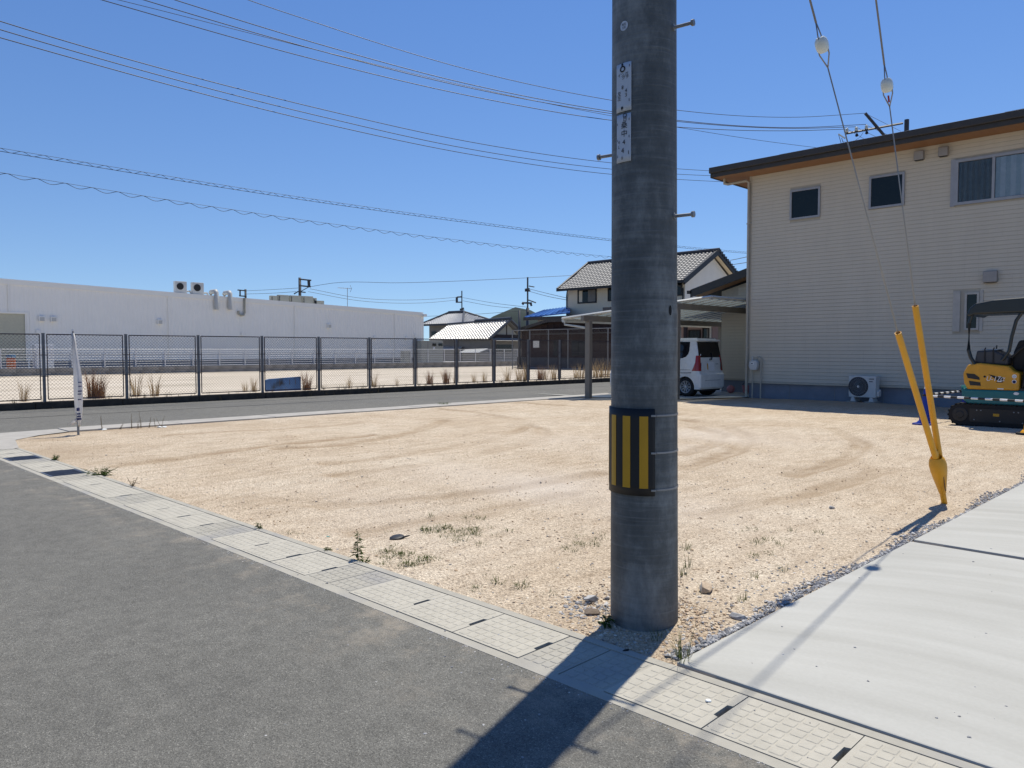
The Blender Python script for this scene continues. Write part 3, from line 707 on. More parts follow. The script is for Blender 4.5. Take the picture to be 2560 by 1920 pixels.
# things standing in the yard
p, q = aX(88, 921, -53.2), aX(134, 862, -53.2)
t = thing('storage_cabinet', (-53.2, p.y, .26), 'tall pinkish white storage cabinet behind the white mesh fence', 'cabinet')
B(-53.8, -53.2, p.y, q.y, .26, q.z).build('body', 'white_metal', t, bev=.02); B(-53.198, -53.18, p.y + .05, (p.y + q.y) / 2 - .01, .36, q.z - .05).build('door', 'white_metal', t); B(-53.198, -53.18, (p.y + q.y) / 2 + .01, q.y - .05, .36, q.z - .05).build('door', 'white_metal', t)
p, q = aX(16, 921, -53), aX(39, 893, -53)
t = thing('drum', (-53, (p.y + q.y) / 2, .26), 'orange plastic drum with a blue lid behind the white fence', 'drum')
rr = (q.y - p.y) / 2
MB().lathe([(rr * .85, .26), (rr, .4), (rr, .78), (rr * .95, .95), (0, .95)], (-53, (p.y + q.y) / 2, 0), 16).build('body', 'orange_drum', t, smooth=40)
MB().lathe([(rr * .9, .95), (rr * 1.08, .96), (rr * 1.08, 1.08), (rr * .8, 1.16), (0, 1.18)], (-53, (p.y + q.y) / 2, 0), 16).build('lid', 'blue_lid', t, smooth=40)
p, q = aX(1010, 906, -54), aX(1029, 877, -54)
t = thing('meter_box', (-54, p.y, .26), 'small grey equipment box at the end of the warehouse wall', 'box'); B(-54.5, -54, p.y, q.y, .26, q.z).build('body', 'cubicle_beige', t, bev=.02); B(-53.998, -53.98, p.y + .06, q.y - .06, .5, q.z - .1).build('door', 'cubicle_beige', t)
p, q = aX(1054, 905, -55), aX(1108, 852, -55)
t = thing('power_cubicle', (-55, p.y, .26), 'beige electrical cubicle with two dark square windows past the warehouse end', 'cubicle')
B(-57, -55, p.y, q.y, .26, q.z).build('body', 'cubicle_beige', t, bev=.03)
for a, b in ((1081, 1090), (1096, 1106)):
    u, v = aX(a, 865, -55), aX(b, 858.5, -55); B(-54.998, -54.96, u.y, v.y, u.z, v.z).build('window', 'window_dark', t)
for px in (1069.5,):
    u = aX(px, 868, -55); B(-54.998, -54.98, u.y - .02, u.y + .02, .4, q.z - .1).build('door_seam', 'dark_foundation', t)
u = aX(1085, 870, -55); B(-54.996, -54.985, u.y - .1, u.y + .1, u.z - .1, u.z + .1).build('notice', 'plate_white', t)

# ------------------------------------------------------------------ the new house on the right
HW, HC = 21.5, -11.4
house = thing('house', (HC, HW, 0), 'two-storey beige house with tile-pattern siding and a dark flat eave', 'house')
ZE = 6.62
B(HC + .02, 4, HW + .03, 29.4, -.05, .445).build('foundation', 'house_foundation', house)
for x in (-10.1, -8.8, -7.5, -6.2, -4.9): B(x, x + .012, HW + .022, HW + .031, 0, .44).build('foundation_joint', 'dark_foundation', house)
wall = B(HC, 4, HW, 29.4, .5, ZE).build('wall', 'siding_joint', house)
B(HC - .02, 4, HW - .045, HW + .02, .445, .5).build('base_flashing', 'beige_trim', house)
def rect(px0, py0, px1, py1, Y=HW): a, b = aY(px0, py0, Y), aY(px1, py1, Y); return (a.x, b.x, b.z, a.z)
W1 = (-10.15, -9.27, 5.17, 6.02); W2 = (-7.95, -7.06, 5.20, 6.06); W3 = (-5.88, -3.6, 5.03, 6.15); W4 = (-5.86, -5.26, 1.9, 2.89)
def siding(mb, x0, x1, z0, z1, Y, excl, th=.1015, tw=.303, dep=.009, axis='y'):
    n = int(round((z1 - z0) / th)); th = (z1 - z0) / n; e = .0035
    for i in range(n):
        a, b = z0 + i * th, z0 + (i + 1) * th - .004; off = (i // 9) * .37 * tw
        x = x0 - (off % tw)
        while x < x1:
            segs = [(max(x, x0), min(x + tw - .0003, x1))]; x += tw
            for (w0, w1, wz0, wz1) in excl:
                if b > wz0 and a < wz1:
                    ns = []
                    for (p, q) in segs:
                        if q <= w0 or p >= w1: ns.append((p, q))
                        else:
                            if p < w0: ns.append((p, w0))
                            if q > w1: ns.append((w1, q))
                    segs = ns
            for (p, q) in segs:
                if q - p < .02: continue
                d = dep + random.uniform(-.0006, .0006)
                lo = [(p, Y, a), (q, Y, a), (q, Y, b), (p, Y, b)]; hi = [(p + .0003, Y - d, a + e), (q - .0003, Y - d, a + e), (q - .0003, Y - d * .6, b - e), (p + .0003, Y - d * .6, b - e)]
                mb.add(lo + hi, [(4, 5, 6, 7), (0, 1, 5, 4), (1, 2, 6, 5), (2, 3, 7, 6), (3, 0, 4, 7)])
mb = MB(); siding(mb, HC + .05, 1.5, .505, ZE, HW - .001, [W1, W2, W3, W4]); tag(mb.build('siding_tiles', 'siding', house), kind='stuff')
B(HC - .018, HC + .05, HW - .022, HW + .05, .5, ZE).build('corner_trim', 'beige_trim', house)
def window(parent, w, Y, frame='window_frame', fw=.055, glass='window_dark', dep=.05):
    x0, x1, z0, z1 = w; o = MB()
    o.box(x0, x1, Y - dep, Y + .02, z0, z0 + fw); o.box(x0, x1, Y - dep, Y + .02, z1 - fw, z1); o.box(x0, x0 + fw, Y - dep, Y + .02, z0 + fw, z1 - fw); o.box(x1 - fw, x1, Y - dep, Y + .02, z0 + fw, z1 - fw)
    f = o.build('window', frame, parent); B(x0 + fw, x1 - fw, Y - .018, Y - .012, z0 + fw, z1 - fw).build('pane', glass, f); return f
window(house, W1, HW); window(house, W2, HW)
# large sliding window with curtains
f = window(house, W3, HW, 'window_frame', .07, 'clear_glass', .06)
B(W3[0] + .07, W3[1] - .07, HW - .006, HW - .002, W3[2] + .07, W3[3] - .07).build('inner_reveal', 'window_dark', f)
B(W3[0] + .80, W3[0] + .86, HW - .05, HW, W3[2] + .07, W3[3] - .07).build('meeting_rail', 'window_frame', f)
B(W3[0] - .10, W3[0], HW - .045, HW, W3[2] - .02, W3[3] + .02).build('shutter_guide', 'window_frame', f)
def curtain(x0, x1, z0, z1, Y, mat, par):
    n = 70; c = MB(); prev = None
    for i in range(n + 1):
        x = x0 + (x1 - x0) * i / n; y = Y - .0045 + .0035 * math.sin(i * .55) + .002 * math.sin(i * 1.7 + 1)
        if prev: c.quad((prev[0], prev[1], z0), (x, y, z0), (x, y, z1), (prev[0], prev[1], z1))
        prev = (x, y)
    return c.build('curtain', mat, par, smooth=True)
curtain(W3[0] + .08, W3[0] + .80, W3[2] + .08, W3[3] - .08, HW - .0075, 'curtain_dim', f); curtain(W3[0] + .87, W3[1] - .08, W3[2] + .08, W3[3] - .08, HW - .0075, 'curtain', f)
# narrow ground-floor window
f = window(house, (-5.60, -5.28, 1.93, 2.86), HW, 'window_frame_beige', .05)
for a, b in ((-5.86, -5.70), (-5.275, -5.20)): B(a, b, HW - .035, HW, 1.90, 2.90).build('side_trim', 'window_frame_beige', f)
for x0, x1, z0, z1 in ((-6.83, -6.60, 6.29, 6.52), (-6.26, -6.04, 6.29, 6.52), (-5.2, -4.9, 3.08, 3.35)):
    v = MB().prism([(x0, z0), (x1, z0), (x1, z1), (x0, z1)], HW - .13, HW - .005).build('wall_vent', 'vent_metal', house, bev=.015); B(x0 + .02, x1 - .02, HW - .12, HW - .02, z0 - .012, z0 - .001).build('vent_grille', 'black_plastic', v)
# roof: soffit, fascia, shallow hip
EX0, EX1, EY0, EY1 = -12.28, 5.2, 20.78, 30.3
roof = MB(); A = [(EX0, EY0), (EX1, EY0), (EX1, EY1), (EX0, EY1)]
hz = ZE + .27
roof.add([(x, y, hz) for x, y in A] + [(EX0 + 4.2, 25.5, hz + .45), (EX1 - 4.2, 25.5, hz + .45)], [(0, 1, 5, 4), (1, 2, 5), (2, 3, 4, 5), (3, 0, 4)])
ro = roof.build('roof', 'roof_dark', house)
B(EX0, EX1, EY0, HW, ZE, ZE + .02).build('soffit', 'soffit_wood', ro); B(EX0, HC, HW, EY1, ZE, ZE + .02).build('soffit', 'soffit_wood', ro)
B(EX0 - .03, EX1, EY0 - .05, EY0, ZE - .015, hz).build('fascia', 'fascia_brown', ro, bev=.01); B(EX0 - .05, EX0, EY0, EY1, ZE - .015, hz).build('fascia', 'fascia_brown', ro)
B(EX0 - .045, EX1, EY0 - .12, EY0 - .05, ZE + .10, hz + .005).build('eave_gutter', 'fascia_brown', ro, bev=.02)
for x in np.arange(EX0 + .3, EX1, 1.82): B(x, x + 1.6, EY0 + .01, EY0 + .5, hz + .005, hz + .03 + random.uniform(0, .012)).build('roof_tile', 'roof_dark', ro)
# downpipe at the corner
MB().tube([(-12.1, 21.2, 6.62), (-12.1, 21.2, 6.47), (-12.0, 21.22, 6.44), (-11.5, 21.42, 6.50), (-11.42, 21.44, 6.44), (-11.42, 21.44, .02)], .042, 8).build('downpipe', 'beige_trim', house, smooth=50)
for z in (1.5, 3.4, 5.2): B(-11.47, -11.37, 21.40, 21.5, z, z + .03).build('pipe_bracket', 'beige_trim', house)
# lower wing behind the carport
AY = 23.6
B(-13.5, HC - .001, AY + .02, 29, -.05, .42).build('foundation', 'house_foundation', house)
B(-13.52, HC - .002, AY, 29, .47, 3.15).build('wing_wall', 'siding_joint', house); B(-13.54, HC - .003, AY - .03, AY + .02, .42, .47).build('base_flashing', 'beige_trim', house)
MB().prism([(-13.52, 3.15), (HC - .002, 3.15), (HC - .002, 4.0), (-13.52, 3.42)], AY, AY + .2).build('wing_gable', 'siding_joint', house)
mb = MB(); siding(mb, -13.5, HC - .01, .475, 3.25, AY - .001, []); siding(mb, -12.9, HC - .01, 3.26, 3.52, AY - .001, []); siding(mb, -12.1, HC - .01, 3.53, 3.75, AY - .001, []); tag(mb.build('siding_tiles', 'siding', house), kind='stuff')
wr = MB().prism([(-14.35, 3.30), (HC - .02, 4.12), (HC - .02, 4.30), (-14.35, 3.48)], AY - .5, 29).build('wing_roof', 'roof_dark', house)
MB().prism([(-14.4, 3.24), (HC - .02, 4.07), (HC - .02, 4.33), (-14.4, 3.50)], AY - .56, AY - .5).build('wing_fascia', 'fascia_brown', wr); MB().prism([(-14.3, 3.27), (HC - .02, 4.09), (HC - .02, 4.115), (-14.3, 3.295)], AY - .5, AY).build('wing_soffit', 'soffit_wood', wr)
B(-14.5, -14.38, AY - .62, 29, 3.36, 3.47).build('eave_gutter', 'fascia_brown', wr)

# gas meter on the wall
gm = thing('gas_meter', (-11.0, 21.38, 0), 'white gas meter with two pipes on the house wall beside the downpipe', 'gas meter')
a, b = aY(1876, 925, 21.38), aY(1896, 901, 21.38); cx = (a.x + b.x) / 2
MB().prism([(a.x + .03, a.z), (b.x - .03, a.z), (b.x, a.z + .1), (b.x, b.z - .05), (b.x - .04, b.z), (a.x + .04, b.z), (a.x, b.z - .05), (a.x, a.z + .1)], 21.28, 21.44).build('body', 'ac_white', gm, bev=.02)
B(cx - .06, cx + .04, 21.27, 21.281, b.z - .13, b.z - .06).build('dial', 'plate_white', gm); B(cx - .045, cx - .0, 21.266, 21.2705, b.z - .11, b.z - .08).build('display', 'ink_black', gm)
MB().tube([(a.x + .06, 21.40, 0), (a.x + .06, 21.40, a.z + .05)], .022, 8).build('pipe', 'beige_trim', gm)
MB().tube([(b.x + .07, 21.40, 0), (b.x + .07, 21.40, b.z + .06), (b.x + .03, 21.40, b.z + .1), (b.x - .05, 21.40, b.z + .1), (b.x - .05, 21.40, b.z - .02)], .022, 8).build('pipe', 'beige_trim', gm)
MB().tube([(a.x + .06, 21.38, b.z - .02), (a.x + .06, 21.38, b.z + .12)], .025, 8).build('valve', 'offwhite_metal', gm); MB().tube([(a.x - .06, 21.36, b.z - .16), (a.x + .03, 21.36, b.z - .16)], .022, 8).build('tap', 'offwhite_metal', gm)

# air conditioner on the ground
def ground_ac():
    a, b = aY(2121, 992, 21.05), aY(2190, 940.5, 21.05)
    t = thing('air_conditioner', (a.x, 21.05, 0), 'white outdoor air conditioner with a round fan on blocks against the house', 'air conditioner')
    B(a.x, b.x, 21.05, 21.33, a.z, b.z).build('casing', 'ac_white', t, bev=.015)
    w, h = b.x - a.x, b.z - a.z; c = (a.x + w * .36, 21.046, a.z + h * .50); r = h * .42
    MB().lathe([(0, 0), (r, 0), (r + .012, -.008), (r + .018, 0.003)], c, 40, 'y').build('fan_recess', 'tank_grey', t)
    gl = MB()
    for i in range(26):
        t0_ = 2 * math.pi * i / 26; pts = []
        for k in range(5): rr = .05 + (r - .05) * k / 4; an = t0_ + .9 * k / 4; pts.append((c[0] + rr * math.cos(an), c[1] - .01, c[2] + rr * math.sin(an)))
        gl.tube(pts, .0042, 4)
    for rr in (.12, .2): gl.tube([(c[0] + rr * math.cos(q), c[1] - .011, c[2] + rr * math.sin(q)) for q in np.linspace(0, 6.283, 33)], .003, 4)
    gl.build('fan_grille', 'galv', t); MB().lathe([(0, -.018), (.03, -.016), (.035, 0)], c, 16, 'y').build('hub', 'ac_white', t)
    for zz, ww in ((b.z - .09, .12), (b.z - .16, .09)): B(a.x + w * .76, a.x + w * .76 + ww, 21.0455, 21.0495, zz, zz + .022).build('name_bar', 'tank_grey', t)
    MB().prism([(21.1, a.z + .03), (21.28, a.z + .03), (21.28, a.z + .22), (21.1, a.z + .18)], b.x, b.x + .06, 'x').build('valve_cover', 'ac_white', t, bev=.015)
    for x in (a.x + .06, b.x - .17):
        MB().prism([(x, .075), (x + .12, .075), (x + .09, a.z), (x + .03, a.z)], 21.03, 21.34).build('foot', 'ac_white', t); B(x - .09, x + .17, 20.98, 21.38, 0, .075).build('block', 'block_wall', t)
ground_ac()

# ------------------------------------------------------------------ carport
cpt = thing('carport', (-13.5, 19, 0), 'bronze metal carport with a tilted ribbed translucent roof beside the house', 'carport')
P1 = g(1471, 996); P2 = g(1692, 999)
Ac = aX(1405, 797, -15.35); Bc = aX(1777, 742.5, -11.62)
def rz(x): return Ac.z + (Bc.z - Ac.z) * (x - Ac.x) / (Bc.x - Ac.x)
def ry(x): return Ac.y + (Bc.y - Ac.y) * (x - Ac.x) / (Bc.x - Ac.x)
YB = 26.0
for P, w in ((P1, .085), (P2, .06)):
    zt = rz(P.x) - .16
    B(P.x - w, P.x + w, P.y - .07, P.y + .07, 0, zt - .02).build('post', 'carport_metal', cpt, bev=.008)
    B(P.x - .055, P.x + .055, P.y - .3, YB - .3, zt - .06, zt + .11).build('beam', 'carport_metal', cpt); B(P.x - w, P.x + w, YB - .7, YB - .55, 0, zt - .07).build('post', 'carport_metal', cpt)
MB().add([(Ac.x, Ac.y, Ac.z), (Bc.x, Bc.y, Bc.z), (Bc.x, YB, Bc.z), (Ac.x, YB, Ac.z)] + [(Ac.x, Ac.y, Ac.z + .006), (Bc.x, Bc.y, Bc.z + .006), (Bc.x, YB, Bc.z + .006), (Ac.x, YB, Ac.z + .006)], [(0, 1, 2, 3), (7, 6, 5, 4)]).build('roof_sheet', 'polycarbonate', cpt)
for y in np.arange(Ac.y + .25, YB, .46):
    x0 = Ac.x; x1 = Bc.x if y > Bc.y else Ac.x + (y - Ac.y) / (Bc.y - Ac.y) * (Bc.x - Ac.x)
    if x1 - x0 > .15: MB().tube([(x0, y, rz(x0) - .012), (x1, y, rz(x1) - .012)], .02, 4).build('rib', 'carport_rail', cpt)
for pts in ([Ac, Bc], [Bc, Vector((Bc.x, YB, Bc.z))], [Ac, Vector((Ac.x, YB, Ac.z))], [Vector((Ac.x, YB, Ac.z)), Vector((Bc.x, YB, Bc.z))]):
    MB().tube([p + Vector((0, 0, .01)) for p in pts], .04, 4).build('edge_rail', 'carport_rail', cpt)
MB().tube([(Ac.x - .05, Ac.y + .1, Ac.z - .05), (Ac.x - .05, YB, Ac.z - .05)], .06, 6).build('rain_gutter', 'carport_rail', cpt)
MB().tube([(Ac.x, Ac.y + .12, Ac.z - .05), (Ac.x, Ac.y + .12, Ac.z - .17), (P1.x, P1.y + .02, rz(P1.x) - .42)], .03, 8).build('drain_pipe', 'carport_rail', cpt)

# ------------------------------------------------------------------ white kei car (local: x forward from the rear bumper, y to the left)
def car():
    t = thing('car', (0, 0, 0), 'small boxy white car with red tail lamps parked under the carport', 'car', local=True)
    def hw(z): return .735 - (.03 * max(0, (.45 - z)) / .3) - (.105 * max(0, z - .95) / .75)
    def slant(z): return (0 if z < .68 else .02 * (z - .68) / .05 if z < .73 else .02 + .04 * (z - .73) / .4 if z < 1.13 else .06 + .11 * (z - 1.13) / .6)
    rows = [.22, .30, .42, .55, .68, .73, .82, .95, 1.13, 1.28, 1.45, 1.60, 1.68, 1.72, 1.745]
    xs = [0, .04, .12, .3, .7, 1.2, 1.8, 2.3, 2.6, 2.85, 3.1, 3.28, 3.38]
    def roofz(x): return 1.745 if x < 2.0 else 1.745 - .55 * ((x - 2.0) / .85) ** 1.5 if x < 2.85 else 1.10 - .10 * (x - 2.85) / .43 if x < 3.28 else .95
    secs = []
    for i, x in enumerate(xs):
        zt = roofz(x); pts = []
        inset = .055 if i == 0 else (.018 if i == 1 else 0); inset = .05 if i == len(xs) - 1 else inset
        for r_ in rows:
            z = .22 + (r_ - .22) * (zt - .22) / 1.525 if zt < 1.74 else r_
            y = hw(z if zt > 1.7 else r_) - inset
            if r_ > 1.65: y -= .012 if r_ < 1.70 else (.04 if r_ < 1.73 else .10)
            sx = x + slant(z) * max(0, 1 - x / .5) if x < .5 else x
            if r_ >= 1.72 and i == 0: sx += .02 if r_ < 1.74 else .05
            pts.append((sx, y, z))
        secs.append(pts)
    K = len(rows); V = []; Fc = []
    for p in secs: V += p + [(x, -y, z) for x, y, z in reversed(p)]
    n = 2 * K
    for i in range(len(xs) - 1):
        for j in range(n): a, b = i * n + j, i * n + (j + 1) % n; Fc.append((a, a + n, b + n, b))
    for base, fl in ((0, False), ((len(xs) - 1) * n, True)):
        for j in range(K - 1):
            q = (base + j, base + j + 1, base + n - 2 - j, base + n - 1 - j); Fc.append(q[::-1] if fl else q)
    mb = MB(); mb.add(V, Fc); body = mb.build('body', 'car_white', t, smooth=32)
    bm = bmesh.new(); bm.from_mesh(body.data); bmesh.ops.recalc_face_normals(bm, faces=bm.faces); bm.to_mesh(body.data); bm.free()
    # wheel arches cut out of the body
    for x in (.48, 2.94):
        for s_ in (1, -1):
            cut = MB().lathe([(0, -.28), (.315, -.28), (.315, .28), (0, .28)], (x, s_ * .72, .285), 32, 'y'); co = cut.build('cutter', 'dark_void')
            bm = bmesh.new(); bm.from_mesh(co.data); bmesh.ops.remove_doubles(bm, verts=bm.verts, dist=1e-5); bmesh.ops.recalc_face_normals(bm, faces=bm.faces); bm.to_mesh(co.data); bm.free()
            md = body.modifiers.new('arch', 'BOOLEAN'); md.operation = 'DIFFERENCE'; md.object = co; md.solver = 'EXACT'
            bpy.context.view_layer.update(); me = bpy.data.meshes.new_from_object(body.evaluated_get(bpy.context.evaluated_depsgraph_get())); body.modifiers.clear(); body.data = me
            bpy.data.objects.remove(co)
    body.data.set_sharp_from_angle(angle=R(32))
    def side(poly, name, mat, s_=1, off=.004, par=t):
        m = MB(); k = len(poly); pts = [(x, s_ * (hw(z) + off), z) for x, z in poly]; inn = [(x, s_ * (hw(z) - .02), z) for x, z in poly]
        m.add(pts + inn, [tuple(range(k)) if s_ > 0 else tuple(range(k - 1, -1, -1))] + [(i, i + k, (i + 1) % k + k, (i + 1) % k) for i in range(k)]); return m.build(name, mat, par)
    for s_ in (1, -1):
        side([(.37, 1.63), (.37, 1.36), (.40, 1.26), (.48, 1.18), (.58, 1.145), (.78, 1.13), (1.62, 1.12), (1.62, 1.63)], 'rear_side_window', 'car_glass', s_)
        side([(1.68, 1.12), (2.45, 1.08), (2.15, 1.48), (1.95, 1.62), (1.68, 1.63)], 'front_side_window', 'car_glass', s_)
        for q in ([(.655, .60), (.665, .60), (.665, 1.02), (.655, 1.02)], [(1.64, .35), (1.65, .35), (1.65, 1.6), (1.64, 1.6)], [(.30, .79), (.66, .79), (.66, .80), (.30, .80)], [(.655, 1.1), (.665, 1.1), (.665, 1.66), (.655, 1.66)]): side(q, 'panel_gap', 'tank_grey', s_, .0015)
        side([(.26, .70), (.66, .69), (.66, .707), (.26, .72)], 'slide_rail', 'black_plastic', s_)
        for x in (1.5, 1.8): side([(x, .90), (x + .16, .90), (x + .16, .94), (x, .94)], 'door_handle', 'car_white', s_, .025)
        # tail lamp wraps the corner
        m = MB(); zs = [(.765, .22, .11), (.88, .15, .105), (1.02, .085, .095), (1.22, .05, .085)]
        V = []
        for z, w, yi in zs:
            x0 = slant(z); V += [(x0 + w, s_ * (hw(z) + .006), z), (x0 + .035, s_ * (hw(z) + .006), z), (x0 - .006, s_ * (hw(z) - .05), z), (x0 - .010, s_ * (hw(z) - yi - .06), z)]
        for i in range(3):
            for j in range(3): q = (i * 4 + j, i * 4 + j + 1, i * 4 + 5 + j, i * 4 + 4 + j); m.f.append(q if s_ > 0 else q[::-1])
        m.v = V; tl = m.build('tail_lamp', 'tail_red', t, smooth=True)
        z = .9; B(slant(z) - .014, slant(z) - .008, min(s_ * .56, s_ * .585), max(s_ * .56, s_ * .585), .79, 1.0).build('lamp_strip', 'black_plastic', tl)
    c = MB().lathe([(0, 0), (.062, 0), (.064, -.003)], (.46, .0, .94), 24, 'y'); c.v = [(x, y + hw(.95) + .0035, z) for x, y, z in c.v]; c.build('fuel_lid', 'car_white', t)
    def rear(poly, name, mat, off=.006, par=t):
        k = len(poly); pts = [(slant(z) - off, y, z) for y, z in poly]; inn = [(slant(z) + .03, y, z) for y, z in poly]
        return MB().add(pts + inn, [tuple(range(k)), ] + [(i, (i + 1) % k, (i + 1) % k + k, i + k) for i in range(k)]).build(name, mat, par)
    rear([(.60, 1.63), (-.60, 1.63), (-.635, 1.22), (-.60, 1.165), (.60, 1.165), (.635, 1.22)], 'rear_window', 'car_glass')
    MB().tube([(slant(1.15) - .02, -.10, 1.13), (slant(1.2) - .018, -.11, 1.22), (slant(1.3) - .016, -.10, 1.30)], .011, 6).build('wiper', 'black_plastic', t)
    rear([(.64, 1.70), (-.64, 1.70), (-.64, 1.655), (.64, 1.655)], 'spoiler', 'car_white', .06)
    rear([(.16, 1.03), (-.19, 1.03), (-.19, .765), (.16, .765)], 'number_plate', 'plate_white', .016)
    rear([(.205, .985), (.165, .985), (.165, .80), (.205, .80)], 'plate_edge', 'wrap_yellow', .012)  # yellow edge of the number plate beside its white face, no lamp
    rear([(-.30, .97), (-.46, .97), (-.46, .955), (-.30, .955)], 'badge', 'tank_grey', .004)
    MB().lathe([(0, -.01), (.035, -.008), (.04, 0)], (slant(1.1) - .004, .02, 1.10), 14, 'x').build('emblem', 'chrome', t); rear([(-.03, 1.16), (-.12, 1.16), (-.11, 1.08), (-.04, 1.08)], 'handle_recess', 'tank_grey', .004)
    MB().lathe([(0, -.004), (.03, -.004)], (slant(1.24) - .006, .53, 1.24), 14, 'x').build('round_sticker', 'plate_white', t)
    B(-.045, .12, -.70, .70, .24, .69).build('rear_bumper', 'car_white', t, bev=.05, seg=4); B(-.047, -.044, -.45, .45, .475, .485).build('bumper_line', 'tank_grey', t); B(-.052, -.044, -.58, .58, .55, .565).build('bumper_ridge', 'car_white', t)
    B(.06, 3.3, -.60, .60, .16, .30).build('underbody', 'black_plastic', t)
    for x in (.48, 2.94):
        for s_ in (1, -1):
            w = thing('wheel', (0, 0, 0), None, None, local=True); w.parent = t; w.location = (x, s_ * .64, .285)
            MB().lathe([(.185, -.07), (.25, -.078), (.277, -.06), (.285, -.03), (.285, .03), (.277, .06), (.25, .078), (.185, .07)], (0, 0, 0), 36, 'y').build('tyre', 'rubber', w, smooth=50)
            rm = MB().lathe([(.195, .06), (.185, .075), (.172, .066), (.168, .03)], (0, 0, 0), 36, 'y')
            for i in range(10):
                a = 2 * math.pi * i / 10
                for da in (-.13, .13): rm.tube([(.04 * math.cos(a), .058, .04 * math.sin(a)), (.178 * math.cos(a + da), .062, .178 * math.sin(a + da))], .009, 5)
            rm.lathe([(0, .075), (.035, .07), (.048, .05)], (0, 0, 0), 16, 'y'); rm = rm.build('rim', 'wheel_silver', w, smooth=40)
            if s_ < 0: rm.rotation_euler.z = math.pi
            MB().lathe([(0, -.02), (.17, -.02), (.17, .03), (0, .03)], (0, 0, 0), 20, 'y').build('brake_disc', 'rubber', w)
            MB().lathe([(0, 0), (.31, 0)], (x, s_ * .47, .285), 24, 'y').build('arch_liner', 'dark_void', t)
    t.scale = (1, 1, 1.02); t.location = (-12.36, 21.03, .024); t.rotation_euler = (0, 0, math.pi)
    return t
car()
# toys by the wing wall
p = g(1846, 978); solo(MB().lathe([(max(.001, .13 * math.sin(a)), .13 - .13 * math.cos(a)) for a in np.linspace(0, math.pi, 13)], (-12.75, 22.9, .024), 20), 'ball', 'pink_toy', (-12.75, 22.9, .024), 'pink ball by the wing wall of the beige house', 'ball', smooth=True)
t = thing('toy_bucket', (-12.3, 23.1, .024), 'pink toy bucket standing beside the pink ball', 'bucket'); MB().lathe([(0, .025), (.1, .025), (.14, .26), (.13, .26), (.095, .04)], (-12.3, 23.1, .024), 18).build('body', 'pink_toy', t, smooth=40); MB().tube([(-12.3 + .14 * math.cos(a), 23.1, .28 + .1 * math.sin(a)) for a in np.linspace(0, math.pi, 9)], .008, 5).build('handle', 'black_plastic', t)

